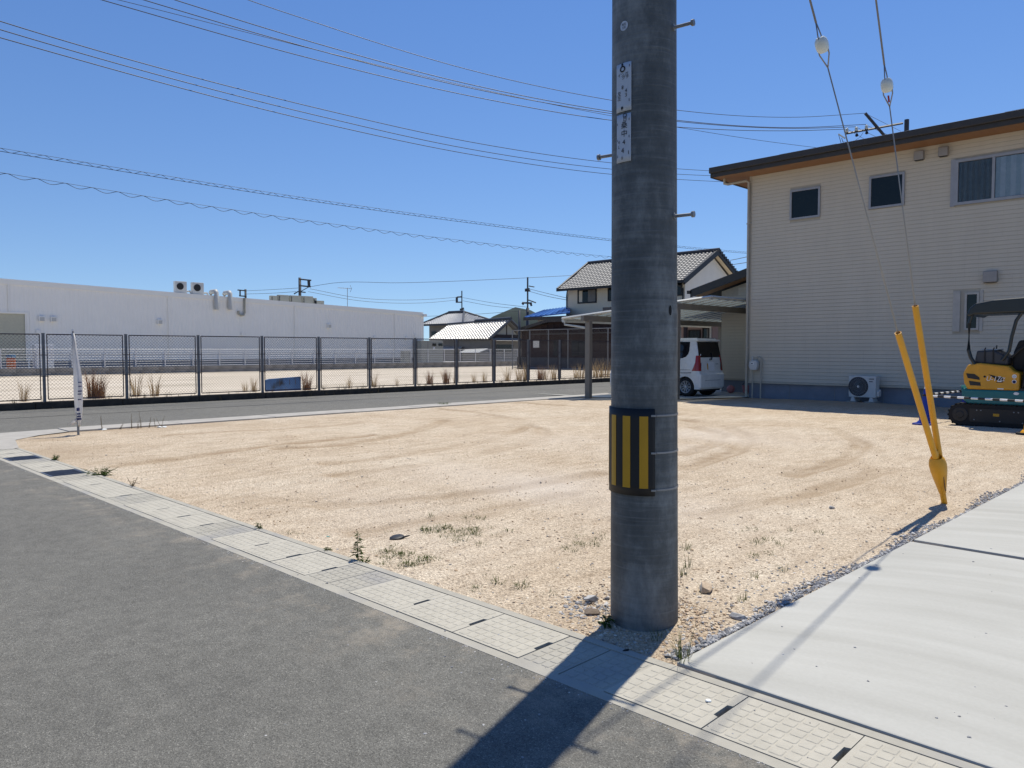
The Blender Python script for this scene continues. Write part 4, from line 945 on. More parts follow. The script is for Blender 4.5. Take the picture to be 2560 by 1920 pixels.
# ------------------------------------------------------------------ mini excavator (built in place; its front is towards +X)
def excavator():
    y0 = 16.62; t = thing('mini_excavator', (-3.9, 17.1, 0), 'teal and yellow mini excavator with a black canopy parked by the beige house', 'excavator')
    xr, xf_ = -4.80, -3.20
    for ya in (y0, y0 + .76):
        ol = []; r1 = .205
        for a in np.linspace(math.pi / 2, 3 * math.pi / 2, 11): ol.append((xr + .2 + r1 * math.cos(a), .215 + r1 * math.sin(a)))
        for a in np.linspace(-math.pi / 2, math.pi / 2, 11): ol.append((xf_ - .2 + r1 * math.cos(a), .215 + r1 * math.sin(a)))
        tr = MB().prism(ol, ya, ya + .23).build('track', 'rubber', t)
        L_ = 2 * (xf_ - xr - .4) + 2 * math.pi * r1; lug = MB(); n = 44
        for i in range(n):
            s_ = L_ * i / n; top = xf_ - xr - .4
            if s_ < top: p = (xr + .2 + s_, .42); an = 0
            elif s_ < top + math.pi * r1: an = -(s_ - top) / r1; p = (xf_ - .2 + r1 * math.sin(-an), .215 + r1 * math.cos(an))
            elif s_ < 2 * top + math.pi * r1: p = (xf_ - .2 - (s_ - top - math.pi * r1), .01); an = math.pi
            else: an = math.pi - (s_ - 2 * top - math.pi * r1) / r1; p = (xr + .2 - r1 * math.sin(an), .215 + r1 * math.cos(an))
            lug.box(-.018, .018, 0, .23, -.012, .016, Matrix.Translation((p[0], ya, p[1])) @ Matrix.Rotation(-an, 4, 'Y'))
        lug.build('track_lugs', 'rubber', tr)
        if ya == y0:
            B(xr + .36, xf_ - .36, ya - .012, ya - .001, .09, .34).build('track_guard', 'black_plastic', tr)
            for x in (xr + .2, xf_ - .2): MB().lathe([(0, -.02), (.06, -.02), (.07, -.01), (.13, -.008), (.14, 0)], (x, ya - .001, .215), 24, 'y').build('idler', 'black_plastic', tr)
            for x, z in ((-4.32, .31), (-4.25, .31), (-3.72, .30), (-3.65, .30), (-4.36, .13), (-3.94, .12), (-3.58, .11)): MB().lathe([(0, -.008), (.011, -.006), (.013, 0)], (x, ya - .012, z), 8, 'y').build('bolt', 'galv', tr)
            B(-4.05, -3.95, ya - .016, ya - .012, .21, .26).build('warning_sticker', 'wrap_yellow', tr)
    B(-4.3, -3.6, y0 + .2, y0 + .8, .22, .40).build('undercarriage', 'black_plastic', t); MB().lathe([(.28, .38), (.28, .47), (0, .47)], (-4.0, y0 + .5, 0), 24).build('slew_ring', 'black_plastic', t)
    MB().prism([(-4.62, .78), (-4.58, .50), (-4.48, .42), (-3.55, .42), (-3.40, .50), (-3.40, .70), (-4.54, .70)], y0 + .03, y0 + .97).build('lower_body', 'excavator_teal', t, bev=.03)
    hd = MB().prism([(-4.50, .70), (-3.66, .70), (-3.66, 1.03), (-3.76, 1.06), (-3.84, 1.15), (-4.30, 1.20), (-4.50, 1.165), (-4.58, 1.0), (-4.56, .82)], y0 + .02, y0 + .95).build('engine_hood', 'excavator_yellow', t, bev=.035, seg=3)
    for q in ([(-4.52, 1.0), (-4.38, .99), (-4.30, .93), (-4.29, .88), (-4.49, .91)], [(-4.47, .86), (-4.28, .835), (-4.27, .77), (-4.45, .775)]): MB().prism(q, y0 + .013, y0 + .021).build('air_vent', 'black_plastic', hd)
    MB().prism([(-4.06, 1.14), (-3.80, 1.07), (-3.74, 1.02), (-3.80, 1.02), (-3.95, 1.07)], y0 + .012, y0 + .03).build('hood_ridge', 'excavator_yellow', hd)
    MB().prism([(-4.15, .99), (-3.98, .945), (-3.915, .94), (-3.915, .84), (-4.03, .84), (-4.0, .86), (-4.03, .90)], y0 + .014, y0 + .0195).build('decal', 'ink_black', hd)
    vs_, fs_ = text('U-17α', .125); m = MB().add([(-4.03 + v.x * .9 + v.y * .25, y0 + .012, .905 + v.y) for v in vs_], fs_); m.build('lettering', 'plate_white', hd)
    B(-4.0, -3.935, y0 + .0115, y0 + .0138, .853, .873).build('badge', 'plate_white', hd)
    MB().lathe([(0, 0), (.02, 0), (.02, .006)], (-4.21, y0 + .014, .945), 14, 'y').build('lock', 'ink_black', hd)
    for z, mt in ((.96, 'pole_plate'), (.865, 'ink_blue')): MB().lathe([(0, 0), (.037, 0), (.037, .006)], (-3.735, y0 + .014, z), 18, 'y').build('round_sticker', 'plate_white', hd); MB().lathe([(0, 0), (.027, 0), (.027, .004)], (-3.735, y0 + .011, z - .005), 18, 'y').build('round_print', mt, hd)
    B(-4.0, -3.9, y0 + .015, y0 + .019, .715, .735).build('label_strip', 'plate_white', hd); m = MB().lathe([(0, 0), (.032, 0), (.034, .006)], (0, 0, 0), 18, 'y'); m.v = [(x * 1.3 - 3.70, y + y0 + .024, z * .8 + .645) for x, y, z in m.v]; m.build('oval_sticker', 'plate_white', t)
    # tank and levers behind the seat
    MB().prism([(-4.42, 1.19), (-3.88, 1.16), (-3.86, 1.30), (-3.98, 1.38), (-4.10, 1.44), (-4.38, 1.43)], y0 + .12, y0 + .8).build('rear_tank', 'tank_grey', t, bev=.03)
    B(-4.34, -4.06, y0 + .25, y0 + .7, 1.44, 1.46).build('tank_cover', 'ac_white', t, bev=.01)
    for x in (-4.24, -4.10): MB().tube([(x, y0 + .105, 1.2), (x, y0 + .105, 1.46), (x, y0 + .16, 1.48)], .012, 6).build('strap', 'black_plastic', t)
    MB().tube([(-4.10, y0 + .3, 1.44), (-4.09, y0 + .3, 1.53)], .012, 6).build('lever', 'black_plastic', t); MB().tube([(-3.84, y0 + .25, 1.30), (-3.70, y0 + .25, 1.46), (-3.62, y0 + .25, 1.52), (-3.59, y0 + .25, 1.56)], .022, 8).build('lever', 'black_plastic', t)
    # seat
    se = MB().prism([(-3.84, 1.06), (-3.35, 1.02), (-3.30, 1.12), (-3.62, 1.16), (-3.56, 1.56), (-3.64, 1.63), (-3.74, 1.62), (-3.82, 1.40)], y0 + .28, y0 + .74).build('seat', 'rubber', t, bev=.04)
    MB().prism([(-3.69, 1.6), (-3.62, 1.6), (-3.59, 1.70), (-3.66, 1.71)], y0 + .4, y0 + .62).build('headrest', 'rubber', se, bev=.02)
    for ya in (y0 + .12, y0 + .8): MB().prism([(-3.66, .74), (-3.30, .74), (-3.24, 1.16), (-3.30, 1.26), (-3.50, 1.26), (-3.62, 1.1)], ya, ya + .1).build('control_box', 'black_plastic', t, bev=.03); MB().tube([(-3.34, ya + .05, 1.25), (-3.30, ya + .05, 1.45)], .018, 6).build('joystick', 'black_plastic', t)
    for x0, z0, mt in ((-3.58, .93, 'pole_plate'), (-3.48, 1.0, 'pole_plate'), (-3.58, .84, 'tank_grey'), (-3.46, .84, 'wrap_yellow')): B(x0, x0 + .07, y0 + .116, y0 + .119, z0, z0 + .07).build('notice', mt, t)
    B(-3.66, -3.0, y0 + .06, y0 + .94, .68, .74).build('floor_plate', 'black_plastic', t)
    for ya in (y0 + .09, y0 + .88): MB().tube([(-3.62, ya, .76), (-3.52, ya, 1.2), (-3.30, ya, 1.22), (-3.16, ya, .80)], .018, 6).build('guard_rail', 'black_plastic', t)
    # canopy and its posts
    for ya in (y0 + .06,):
        MB().tube([(-4.38, ya, 1.16), (-4.46, ya, 1.30), (-4.50, ya, 1.44), (-4.50, ya, 1.95), (-4.46, ya, 2.10), (-4.38, ya, 2.26)], .033, 10).build('canopy_post', 'canopy_dark', t, smooth=60)
        MB().tube([(-3.95, ya, 1.25), (-3.84, ya, 1.42), (-3.80, ya, 1.70), (-3.74, ya, 1.98), (-3.62, ya, 2.18), (-3.46, ya, 2.27), (-3.1, ya, 2.30)], .03, 10).build('canopy_post', 'canopy_dark', t, smooth=60)
    MB().prism([(-4.54, 2.10), (-4.50, 2.23), (-4.40, 2.32), (-4.1, 2.375), (-3.6, 2.40), (-3.05, 2.37), (-2.98, 2.30), (-3.05, 2.28), (-3.4, 2.28), (-3.52, 2.12), (-4.40, 2.11), (-4.48, 2.07)], y0 + .0, y0 + .97).build('canopy_roof', 'canopy_dark', t, bev=.035, seg=3)
    # boom and blade on the front, mostly past the picture edge
    MB().prism([(-3.2, .70), (-2.9, .74), (-2.55, 1.5), (-2.2, 2.0), (-1.75, 1.9), (-1.8, 1.75), (-2.15, 1.8), (-2.4, 1.4), (-2.7, .62), (-3.2, .52)], y0 + .40, y0 + .56).build('boom', 'excavator_teal', t, bev=.02)
    MB().prism([(-1.8, 1.95), (-1.68, 1.9), (-1.62, .9), (-1.72, .88)], y0 + .42, y0 + .54).build('arm', 'excavator_teal', t, bev=.02); MB().prism([(-1.8, .95), (-1.55, .9), (-1.6, .5), (-1.8, .45), (-1.95, .6)], y0 + .32, y0 + .64).build('bucket', 'excavator_teal', t, bev=.02)
    t.location += Vector((.29, -.20, 0))
    for dy in (0, .04, .08): MB().tube([(-3.5, y0 + .36 + dy, .78), (-3.25, y0 + .34 + dy, 1.0), (-2.95, y0 + .36 + dy, 1.15), (-2.7, y0 + .40 + dy, 1.35)], .014, 6).build('hose', 'rubber', t)
    B(-3.12, -3.06, y0 - .02, y0 + 1.01, .05, .34).build('dozer_blade', 'excavator_teal', t, bev=.015); MB().tube([(-2.92, y0 + .36, .75), (-2.6, y0 + .36, 1.35)], .04, 8).build('cylinder', 'galv', t)
    MB().prism([(-3.40, .62), (-3.2, .78), (-3.12, 1.02), (-3.02, 1.02), (-3.05, .7), (-3.2, .55)], y0 + .05, y0 + .12).build('step_guard', 'excavator_teal', t, bev=.02)
excavator()

# ------------------------------------------------------------------ cones and bars
def cone(p, mat, label, s=1.0):
    t = thing('traffic_cone', p, label, 'traffic cone'); x, y, z = p
    MB().prism([(x - .19 + (.05 if i in (0, 1) else 0), 0) for i in range(0)] or [(x - .14, y - .19), (x + .14, y - .19), (x + .19, y - .14), (x + .19, y + .14), (x + .14, y + .19), (x - .14, y + .19), (x - .19, y + .14), (x - .19, y - .14)], z, z + .035, 'z').build('base', mat if mat == 'blue_cone' else 'rubber', t, bev=.008)
    MB().lathe([(.15, .035), (.13, .06), (.118, .075), (.105, .08), (.035, .66), (.03, .70), (0, .705)], (x, y, z), 24).build('body', mat, t, smooth=35)
    MB().lathe([(.03, .70), (.022, .73), (.024, .735), (.0, .74)], (x, y, z), 14).build('tip', 'fleck_white' if mat == 'blue_cone' else mat, t); return t
c1 = Vector((-4.86, 16.2, lz(-4.86, 16.2))); c2 = Vector((-2.98, 15.45, lz(-2.98, 15.45))); c3 = Vector((-4.78, 18.6, lz(-4.78, 18.6)))
cone(c1, 'blue_cone', 'blue traffic cone standing in the sun before the excavator track'); cone(c2, 'yellow_cone', 'yellow traffic cone at the end of the striped bar'); cone(c3, 'blue_cone', 'blue traffic cone in the house shadow behind the excavator')
def bar(a, b, label):
    t = thing('cone_bar', a, label, 'cone bar'); n = 15; d = b - a; w = d / n
    for i in range(n): MB().tube([a + w * i, a + w * (i + 1)], .021, 10).build('white_band' if i % 2 else 'black_band', 'plate_white' if i % 2 else 'black_plastic', t, smooth=40)
    for p in (a, b): MB().tube([(p.x + .05 * math.cos(q), p.y + .05 * math.sin(q), p.z) for q in np.linspace(0, 6.283, 15)], .01, 6).build('end_ring', 'black_plastic', t)
up_ = Vector((0, 0, .565)); bar(c1 + up_, c2 + up_, 'black and white bar linking the blue cone to the yellow cone'); bar(c1 + up_ + Vector((0, 0, .02)), c3 + up_, 'black and white bar linking the two blue cones')

# ------------------------------------------------------------------ utility pole in the foreground
PC = Vector((-2.37, 3.37, 0)); PH0 = math.atan2(-PC.y, -PC.x); LEAN = Vector((-.0053, -.0053, 0))
def pr(z): return .1785 - z * (.0135 / 3.0)
def pc(z): return PC + LEAN * z
def pp_(phi, z, off=0.): c = pc(z); r = pr(z) + off; return Vector((c.x + r * math.cos(phi), c.y + r * math.sin(phi), z))
pole = thing('utility_pole', PC, 'thick grey concrete utility pole with a black and yellow warning wrap', 'utility pole')
mb = MB(); n = 64; zs = [-.1, 0, .5, 1, 2, 3, 5, 8, 12.2]
for z in zs: mb.v += [tuple(pp_(2 * math.pi * j / n, z)) for j in range(n)]
for i in range(len(zs) - 1):
    for j in range(n): mb.f.append((i * n + j, i * n + (j + 1) % n, (i + 1) * n + (j + 1) % n, (i + 1) * n + j))
mb.f.append(tuple((len(zs) - 1) * n + j for j in range(n))); mb.build('shaft', 'pole_concrete', pole, smooth=50)
def patch(a0, a1, z0, z1, off, name, mat, par=pole, na=24, thick=.0, fillet=0, skew=0.):
    m = MB(); nz = 8
    for k in range(nz + 1):
        t = k / nz
        for j in range(na + 1):
            a = a0 + (a1 - a0) * j / na; z = z0 + (z1 - z0) * t + skew * (j / na - .5)
            m.v.append(tuple(pp_(PH0 + R(a), z, off)))
    for k in range(nz):
        for j in range(na): i = k * (na + 1) + j; m.f.append((i, i + 1, i + na + 2, i + na + 1))
    o = m.build(name, mat, par, smooth=True)
    if thick: so_ = o.modifiers.new('thick', 'SOLIDIFY'); so_.thickness = thick; so_.offset = 1
    return o
def ptext(body, size, ang, z, off, par, mat='ink_black', name='lettering'):
    vs_, fs_ = text(body, size); r = pr(z)
    return MB().add([tuple(pp_(PH0 + R(ang) + v.x / r, z + v.y, off)) for v in vs_], fs_).build(name, mat, par)
# warning wrap: black sheet, yellow stripes, straps
wrap = patch(-245, 17.5, .706, 1.150, .004, 'warning_wrap', 'wrap_black', na=60, thick=.006)
for k in range(9): a = -.3 - 28.4 * k; patch(a - 6.8, a + 6.8, .745, 1.112, .0115, 'yellow_stripe', 'wrap_yellow', wrap, na=6)
for z in (.735, .925, 1.115): patch(11, 19, z - .005, z + .005, .0115, 'strap', 'strap_grey', wrap, na=6, thick=.0015); patch(19, 180, z - .005, z + .005, .0015, 'strap', 'strap_grey', wrap, na=40, thick=.0015)
# number plates
def zpx(y): return aD(1563, y, 3.9).z
pl1 = patch(-53, -21.5, zpx(272), zpx(150), .004, 'number_plate', 'pole_plate', na=16, thick=.0025, skew=-.0)
pl2 = patch(-52, -22, zpx(400), zpx(279), .004, 'number_plate', 'pole_plate', na=16, thick=.0025)
T_ = .0088
def on(y): return zpx(y)
for s_, sz, ang, y, par in (('イシガ', .022, -37.5, 180, pl1), ('グチ', .022, -32, 188, pl1), ('8', .026, -38, 212, pl1), ('4', .026, -31, 222, pl1), ('3', .026, -31, 233, pl1), ('左', .026, -45.5, 226, pl1), ('左', .026, -45.5, 238, pl1), ('◎', .03, -33, 284.5, pl2), ('日', .026, -33, 293, pl2), ('桑', .038, -34.5, 309, pl2), ('中', .038, -34.5, 330, pl2), ('4', .034, -35, 351, pl2), ('4', .036, -37.5, 372, pl2), ('0', .022, -38.5, 390.5, pl2), ('4', .021, -46, 349, pl2), ('L', .021, -46, 361, pl2)):
    ptext(s_, sz, ang, on(y), T_, par)
def ring(ang, z, r0, r1, par, off=T_):
    m = MB(); k = 20; rr = pr(z)
    for q in (r0, r1): m.v += [tuple(pp_(PH0 + R(ang) + q * math.cos(2 * math.pi * j / k) / rr, z + q * math.sin(2 * math.pi * j / k), off)) for j in range(k)]
    m.f = [(j, (j + 1) % k, (j + 1) % k + k, j + k) for j in range(k)]; return m.build('ring_mark', 'ink_black', par)
ring(-38, on(165), .0095, .0165, pl1); ring(-38.5, on(153.5), .0005, .006, pl1); ring(-39, on(263), .0005, .007, pl1)
patch(-40, -38, on(269), on(264), T_, 'mark', 'ink_black', pl1, 3)
for a, y0, y1, par in ((-24.5, 163, 157, pl1), (-25, 250, 243, pl1), (-25, 298, 292, pl2), (-25, 341, 335, pl2), (-26, 383, 374, pl2), (-49.5, 305, 299, pl2), (-49.5, 346, 341, pl2), (-49.5, 387, 380, pl2)): patch(a - .5, a + .5, on(y1), on(y0), T_, 'mark', 'ink_black', par, 2)
# round sticker and bolt hole
m = MB(); z = zpx(55); k = 20; m.v = [tuple(pp_(PH0 + R(-37) + .024 * math.cos(2 * math.pi * j / k) / pr(z), z + .024 * math.sin(2 * math.pi * j / k), .0015)) for j in range(k)]; m.f = [tuple(range(k))]; stk = m.build('round_sticker', 'pole_plate', pole)
ptext('高圧', .014, -37, z + .006, .003, stk); ptext('注意', .012, -37, z - .010, .003, stk)
m = MB(); z = zpx(775); m.v = [tuple(pp_(PH0 + R(50) + .011 * math.cos(2 * math.pi * j / k) / pr(z), z + .026 * math.sin(2 * math.pi * j / k), .0015)) for j in range(k)]; m.f = [tuple(range(k))]; m.build('bolt_hole', 'dark_void', pole)
def step_bolt(ang, z, L_=.105):
    d = Vector((math.cos(PH0 + R(ang)), math.sin(PH0 + R(ang)), 0)); p = pp_(PH0 + R(ang), z, -.01)
    m = MB().tube([p, p + d * L_], .0085, 10); m.tube([p + d * L_, p + d * (L_ + .013)], .016, 10); m.tube([p, p + d * .015], .017, 10); m.build('step_bolt', 'galv', pole, smooth=40)
for z in (2.13, 3.075, 4.0, 4.95): step_bolt(64, z)
for z in (2.49, 3.45, 4.4): step_bolt(-116, z)
B(pc(10.6).x - .9, pc(10.6).x + .9, pc(10.6).y - .25, pc(10.6).y - .17, 10.9, 10.98).build('crossarm', 'galv', pole)

# ------------------------------------------------------------------ guy wires, guards and anchor
AN = Vector((-2.235, 8.07, 0))
GN = Vector((5.63 - 8.07, -(-2.45 + 2.235), 0)).normalized()          # normal of the upright plane that holds both guys
def on_guy(px, py): d = ray(px, py); return CAM + d * ((AN - CAM).dot(GN) / d.dot(GN))
def guy(ptop, pins, pguard, label, red):
    A_, B_ = on_guy(*ptop), on_guy(*pguard); d = (B_ - A_).normalized()
    P = lambda q: A_ + d * (on_guy(*q) - A_).dot(d)
    t = thing('guy_wire', (AN.x, AN.y, 0), label, 'guy wire', 'guy wires of the pole')
    top = A_ - d * ((A_.y - 3.45) / d.y if d.y > 0 else 0)
    i0 = P(pins)
    r = .0065
    MB().tube([top, i0 - d * .16], .0078, 8).build('strand', 'guy_strand', t, smooth=True); MB().tube([i0 + d * .16, B_ + d * .25], .0052, 8).build('strand', 'guy_strand_pale', t, smooth=True)
    for s_, mt in ((-1, 'guy_strand'), (1, 'guy_strand_pale')):
        w = Vector((.05, 0, 0)) if s_ > 0 else Vector((0, .035, .02))
        for q in (1, -1): MB().tube([i0 + d * .17 * s_, i0 + d * .07 * s_ + w * q * .7, i0 + d * .01 * s_ + w * q * .75, i0 - d * .035 * s_ + w * q * .45, i0 - d * .045 * s_], .005, 6).build('loop', mt, t, smooth=True)
    # egg insulator with grooves
    m = MB(); prof = [(0, -.058), (.028, -.055), (.043, -.035), (.047, -.012), (.047, .012), (.043, .035), (.028, .055), (0, .058)]
    m.lathe(prof, (0, 0, 0), 20); q = Vector((0, 0, 1)).rotation_difference(d).to_matrix().to_4x4(); m.xf(Matrix.Translation(i0) @ q); m.build('insulator', 'porcelain', t, smooth=45)
    if red: MB().tube([i0 + d * .08, i0 + d * .135], .008, 6).build('red_tag', 'tail_red', t)
    # yellow guard tube, open at the top
    a, b = B_, AN + (B_ - AN) * .13 + Vector((0, 0, .12))
    m = MB().tube([a, b], .027, 16, False); m.tube([a, b], .022, 16, False); m.build('guard_tube', 'yellow_guard', t, smooth=True)
    MB().lathe([(.0215, 0), (.0275, 0)], (0, 0, 0), 16).xf(Matrix.Translation(a) @ q).build('tube_rim', 'yellow_guard', t)
guy((2025, 0), (2055, 112), (2245, 832), 'pale guy wire with a white insulator and the shorter yellow guard tube', False)
guy((2190, 0), (2219, 213), (2288, 765), 'steel guy wire with a white insulator and the taller yellow guard tube', True)
an = thing('guy_anchor_cover', AN, 'swollen yellow plastic cover on the guy anchor rod beside the slab', 'anchor cover')
ax = (on_guy(2339, 1130) - AN).normalized(); q = Vector((0, 0, 1)).rotation_difference(ax).to_matrix().to_4x4()
MB().lathe([(.030, .10), (.036, .13), (.046, .19), (.061, .28), (.073, .36), (.076, .42), (.067, .47), (.050, .50), (.040, .47)], (0, 0, 0), 24).xf(Matrix.Translation(AN) @ q @ Matrix.Diagonal((1, 1, .98, 1))).build('cover', 'yellow_guard', an, smooth=60)
MB().tube([AN - ax * .05, AN + ax * .13], .026, 14).build('rod_sleeve', 'yellow_guard', an, smooth=60)
MB().tube([AN + ax * .13 + Vector((.05, -.05, 0)) * .8, AN + ax * .30 + Vector((.05, -.05, 0)) * .93, AN + ax * .44 + Vector((.05, -.05, 0)) * .85], .004, 4).build('seam', 'steel_dark', an)
MB().tube([AN + ax * .42, AN + ax * .56], .024, 10).build('strand_clip', 'yellow_guard', an)

# ------------------------------------------------------------------ overhead wires
def spline(pts, n=60):
    # smooth y(x) through the points (piecewise cubic)
    xs = np.array([p[0] for p in pts], float); ys_ = np.array([p[1] for p in pts], float); m = np.gradient(ys_, xs); X = np.linspace(xs[0], xs[-1], n); out = []
    for x in X:
        i = min(max(np.searchsorted(xs, x) - 1, 0), len(xs) - 2); h = xs[i + 1] - xs[i]; t = (x - xs[i]) / h
        out.append((x, (2 * t**3 - 3 * t**2 + 1) * ys_[i] + (t**3 - 2 * t**2 + t) * h * m[i] + (-2 * t**3 + 3 * t**2) * ys_[i + 1] + (t**3 - t**2) * h * m[i + 1]))
    return out
def wire3(pts, D0, D1, n=60):
    x0, x1 = pts[0][0], pts[-1][0]; o = []
    for x, y in spline(pts, n): t = (x - x0) / (x1 - x0); o.append(aD(x, y, 1 / ((1 - t) / D0 + t / D1)))
    return o
def wire(pts, D0, D1, r, label, group, name='power_line'):
    P3 = wire3(pts, D0, D1); return solo(MB().tube(P3, r, 6), name, 'wire_dark', P3[0], label, 'wire', group, smooth=True)
GA, GB = 'upper power lines behind the pole', 'middle power lines behind the pole'
LA = 'dark upper power line running behind the pole to the crossarm over the house'
wire([(560, -22), (621, 0), (800, 60), (921, 100), (1171, 174), (1531, 251), (1690, 275), (1990, 293), (2163, 283)], 22.5, 33, .010, 'thinnest topmost overhead wire reaching the tilted strut above the house', GA)
LA = ['dark upper power line meeting the crossarm at its insulator %s' % q_ for q_ in ('nearest the pole shaft', 'in the middle', 'at the arm end')]
wire([(400, -12), (438, 0), (800, 111), (1171, 210), (1531, 279), (1687, 300), (1980, 319), (2166, 311)], 22, 33, .012, LA[0], GA)
wire([(330, -9), (360, 0), (800, 127), (1171, 219), (1531, 284), (1687, 303), (1980, 321), (2140, 317)], 22, 33, .012, LA[1], GA)
wire([(220, -10), (255, 0), (800, 152), (1171, 239), (1531, 301), (1687, 317), (1970, 327), (2112, 323)], 22, 33, .012, LA[2], GA)
wire([(260, -9), (297, 0), (800, 127), (1171, 216), (1531, 290), (1687, 317), (1900, 351), (2080, 374)], 22, 33, .008, 'faint overhead wire dropping behind the beige house roof', GA)
for q_, a in zip(('highest', 'middle', 'lowest'), ([(-60, 34), (0, 53), (800, 272), (1171, 354), (1531, 407.5), (1687, 421.5), (1800, 428), (1900, 430)], [(-60, 56), (0, 74), (800, 290.5), (1171, 372), (1531, 423), (1687, 435), (1800, 440), (1900, 442)], [(-60, 77), (0, 94), (800, 307), (1171, 385), (1531, 436), (1687, 448), (1800, 454), (1900, 457)])):
    wire(a, 18.2, 44, .0115, q_ + ' of the three parallel power lines passing behind the house eave', GB)
def lashed(pts, D0, D1, hang, two, label):
    c = wire3(pts, D0, D1, 90); t = thing('lashed_cable', c[0], label, 'cable', 'lashed communication cables')
    MB().tube(c, .0052, 5).build('messenger', 'wire_dark', t, smooth=True)
    if two: MB().tube([p - Vector((0, 0, hang)) for p in c], .0075, 5).build('cable', 'wire_dark', t, smooth=True)
    # resample along length for the loops
    L_ = [0.]
    for a, b in zip(c, c[1:]): L_.append(L_[-1] + (b - a).length)
    per = .62 if not two else .46; N_ = int(L_[-1] / per * 12); o = []
    L_ = np.array(L_); cc = np.array([tuple(p) for p in c])
    for i in range(N_):
        s_ = L_[-1] * i / N_; p = [np.interp(s_, L_, cc[:, k]) for k in range(3)]; ph = (s_ / per) % 1
        w = .5 - .5 * math.cos(2 * math.pi * ph); o.append((p[0], p[1], p[2] - hang * (w if two else w ** .8)))
    MB().tube(o, .005 if two else .0065, 4).build('loops', 'wire_dark', t, smooth=True)
lashed([(-60, 360), (0, 370), (800, 500), (1171, 552), (1531, 598), (1687, 614), (1867, 630), (1950, 636)], 18.2, 44, .075, True, 'upper lashed cable pair with a zigzag wire between its strands')
lashed([(-60, 421), (0, 431), (800, 555.5), (1171, 603), (1531, 642), (1700, 656)], 18.2, 38.5, .088, False, 'lower communication cable hanging in small loops from its messenger wire')

# ------------------------------------------------------------------ distant utility poles
def far_pole(px, ptop, D, h0, label, arms=(), thin=0, w=.17, mat='tank_grey'):
    b = aD(px, 874, D); b.z = -.14; tp = aD(px, ptop, D)
    t = thing('utility_pole', b, label, 'utility pole', 'distant utility poles')
    MB().tube([b, (b.x, b.y, tp.z - thin)], w, 8, r2=w * .75).build('shaft', mat, t, smooth=True)
    if thin: MB().tube([(b.x, b.y, tp.z - thin - .2), (b.x, b.y, tp.z)], w * .4, 6).build('top_rod', mat, t)
    for (x0, y0, x1, y1, r) in arms: MB().tube([aD(x0, y0, D - .2), aD(x1, y1, D - .2)], r, 5).build('crossarm', mat, t)
    return t
far_pole(616, 723, 121, 0, 'distant utility pole behind the warehouse parapet beside the hooked pipe', [(594, 725, 616, 727, .1), (598, 739.5, 616, 741, .1), (600, 727, 600, 740, .12)], w=.22)
far_pole(751.5, 694, 102, 0, 'distant utility pole rising behind the box units with a framed crossarm', [(749, 698, 778, 701, .1), (749, 714, 777, 717, .1), (772, 700, 773, 717, .2), (735, 735, 745, 729, .08), (745, 729, 764, 731, .08), (751, 729, 775, 716, .05)], w=.24)
far_pole(1155, 727, 125, 0, 'distant utility pole above the silver hipped roof', [(1142, 743, 1155, 742, .12), (1142, 755.5, 1155, 755.5, .1), (1142, 743, 1142, 757, .2), (1150, 775, 1160, 771, .2)], thin=3, w=.24)
far_pole(1319, 693, 101, 0, 'distant utility pole beside the blue metal roof', [(1305, 757, 1330, 758, .12), (1312, 724, 1324, 722, .12), (1312, 727, 1326, 727, .12), (1322, 715, 1336, 717.5, .07), (1321, 750, 1340, 757, .08), (1305, 757, 1309, 762, .12), (1326, 758, 1329, 765, .14)], thin=4, w=.27)
far_pole(1298.5, 776, 58, 0, 'short dark pole standing at the corner of the brown house', w=.12)
def far_wire(pts, D0, D1, r=.025): P3 = wire3(pts, D0, D1, 24); return solo(MB().tube(P3, r, 4), 'power_line', 'tank_grey', P3[0], 'thin distant power line strung between the far poles', 'wire', 'distant power lines')
for a, D0, D1 in (([(775, 717), (825, 708.5), (1000, 707), (1319, 694.5), (1440, 688)], 102, 101), ([(775, 722), (900, 745), (1000, 750), (1080, 748), (1142, 743)], 102, 125), ([(770, 729), (900, 752), (1000, 758), (1080, 756), (1142, 750)], 102, 125), ([(616, 727), (680, 724), (745, 720)], 121, 102), ([(616, 735), (680, 733), (740, 729)], 121, 102), ([(1157, 744), (1230, 757), (1319, 768)], 125, 101), ([(1157, 752), (1230, 765), (1300, 772)], 125, 101), ([(1322, 722), (1370, 734), (1417, 745)], 101, 75), ([(1322, 728), (1370, 741), (1417, 750)], 101, 75), ([(1060, 791), (1180, 786), (1320, 776)], 125, 101), ([(1800, 655), (1830, 650), (1868, 642)], 80, 60), ([(1815, 664), (1868, 656)], 80, 60)): far_wire(a, D0, D1)

# pole behind the beige house
DB = 33.0
hb = aD(2254, 874, DB); ht = aD(2254, 299, DB)
t = thing('utility_pole', (hb.x, hb.y, 0), 'utility pole behind the beige house with a long crossarm and insulators', 'utility pole')
MB().tube([(hb.x, hb.y, 0), (hb.x, hb.y, ht.z)], .13, 12, r2=.095).build('shaft', 'tank_grey', t, smooth=50)
MB().tube([aD(2257, 308, DB - .15), aD(2115, 334, DB - .15)], .045, 4).build('crossarm', 'tank_grey', t); MB().tube([aD(2163, 283, DB - .3), aD(2216, 345, DB - .1), aD(2254, 395, DB)], .06, 6).build('strut', 'tank_grey', t)
for px, py in ((2166, 319), (2141, 324), (2117, 327)):
    c = aD(px, py, DB - .15); ins = MB().lathe([(.02, -.08), (.06, -.05), (.075, 0), (.04, .03), (.07, .06), (.05, .10), (0, .12)], c, 12).build('insulator', 'porcelain', t, smooth=50)
for px, py in ((2142, 337), (2167, 331)): c = aD(px, py, DB - .15); MB().lathe([(0, -.09), (.07, -.05), (.05, .03), (0, .08)], c, 10).build('fuse', 'black_plastic', t)
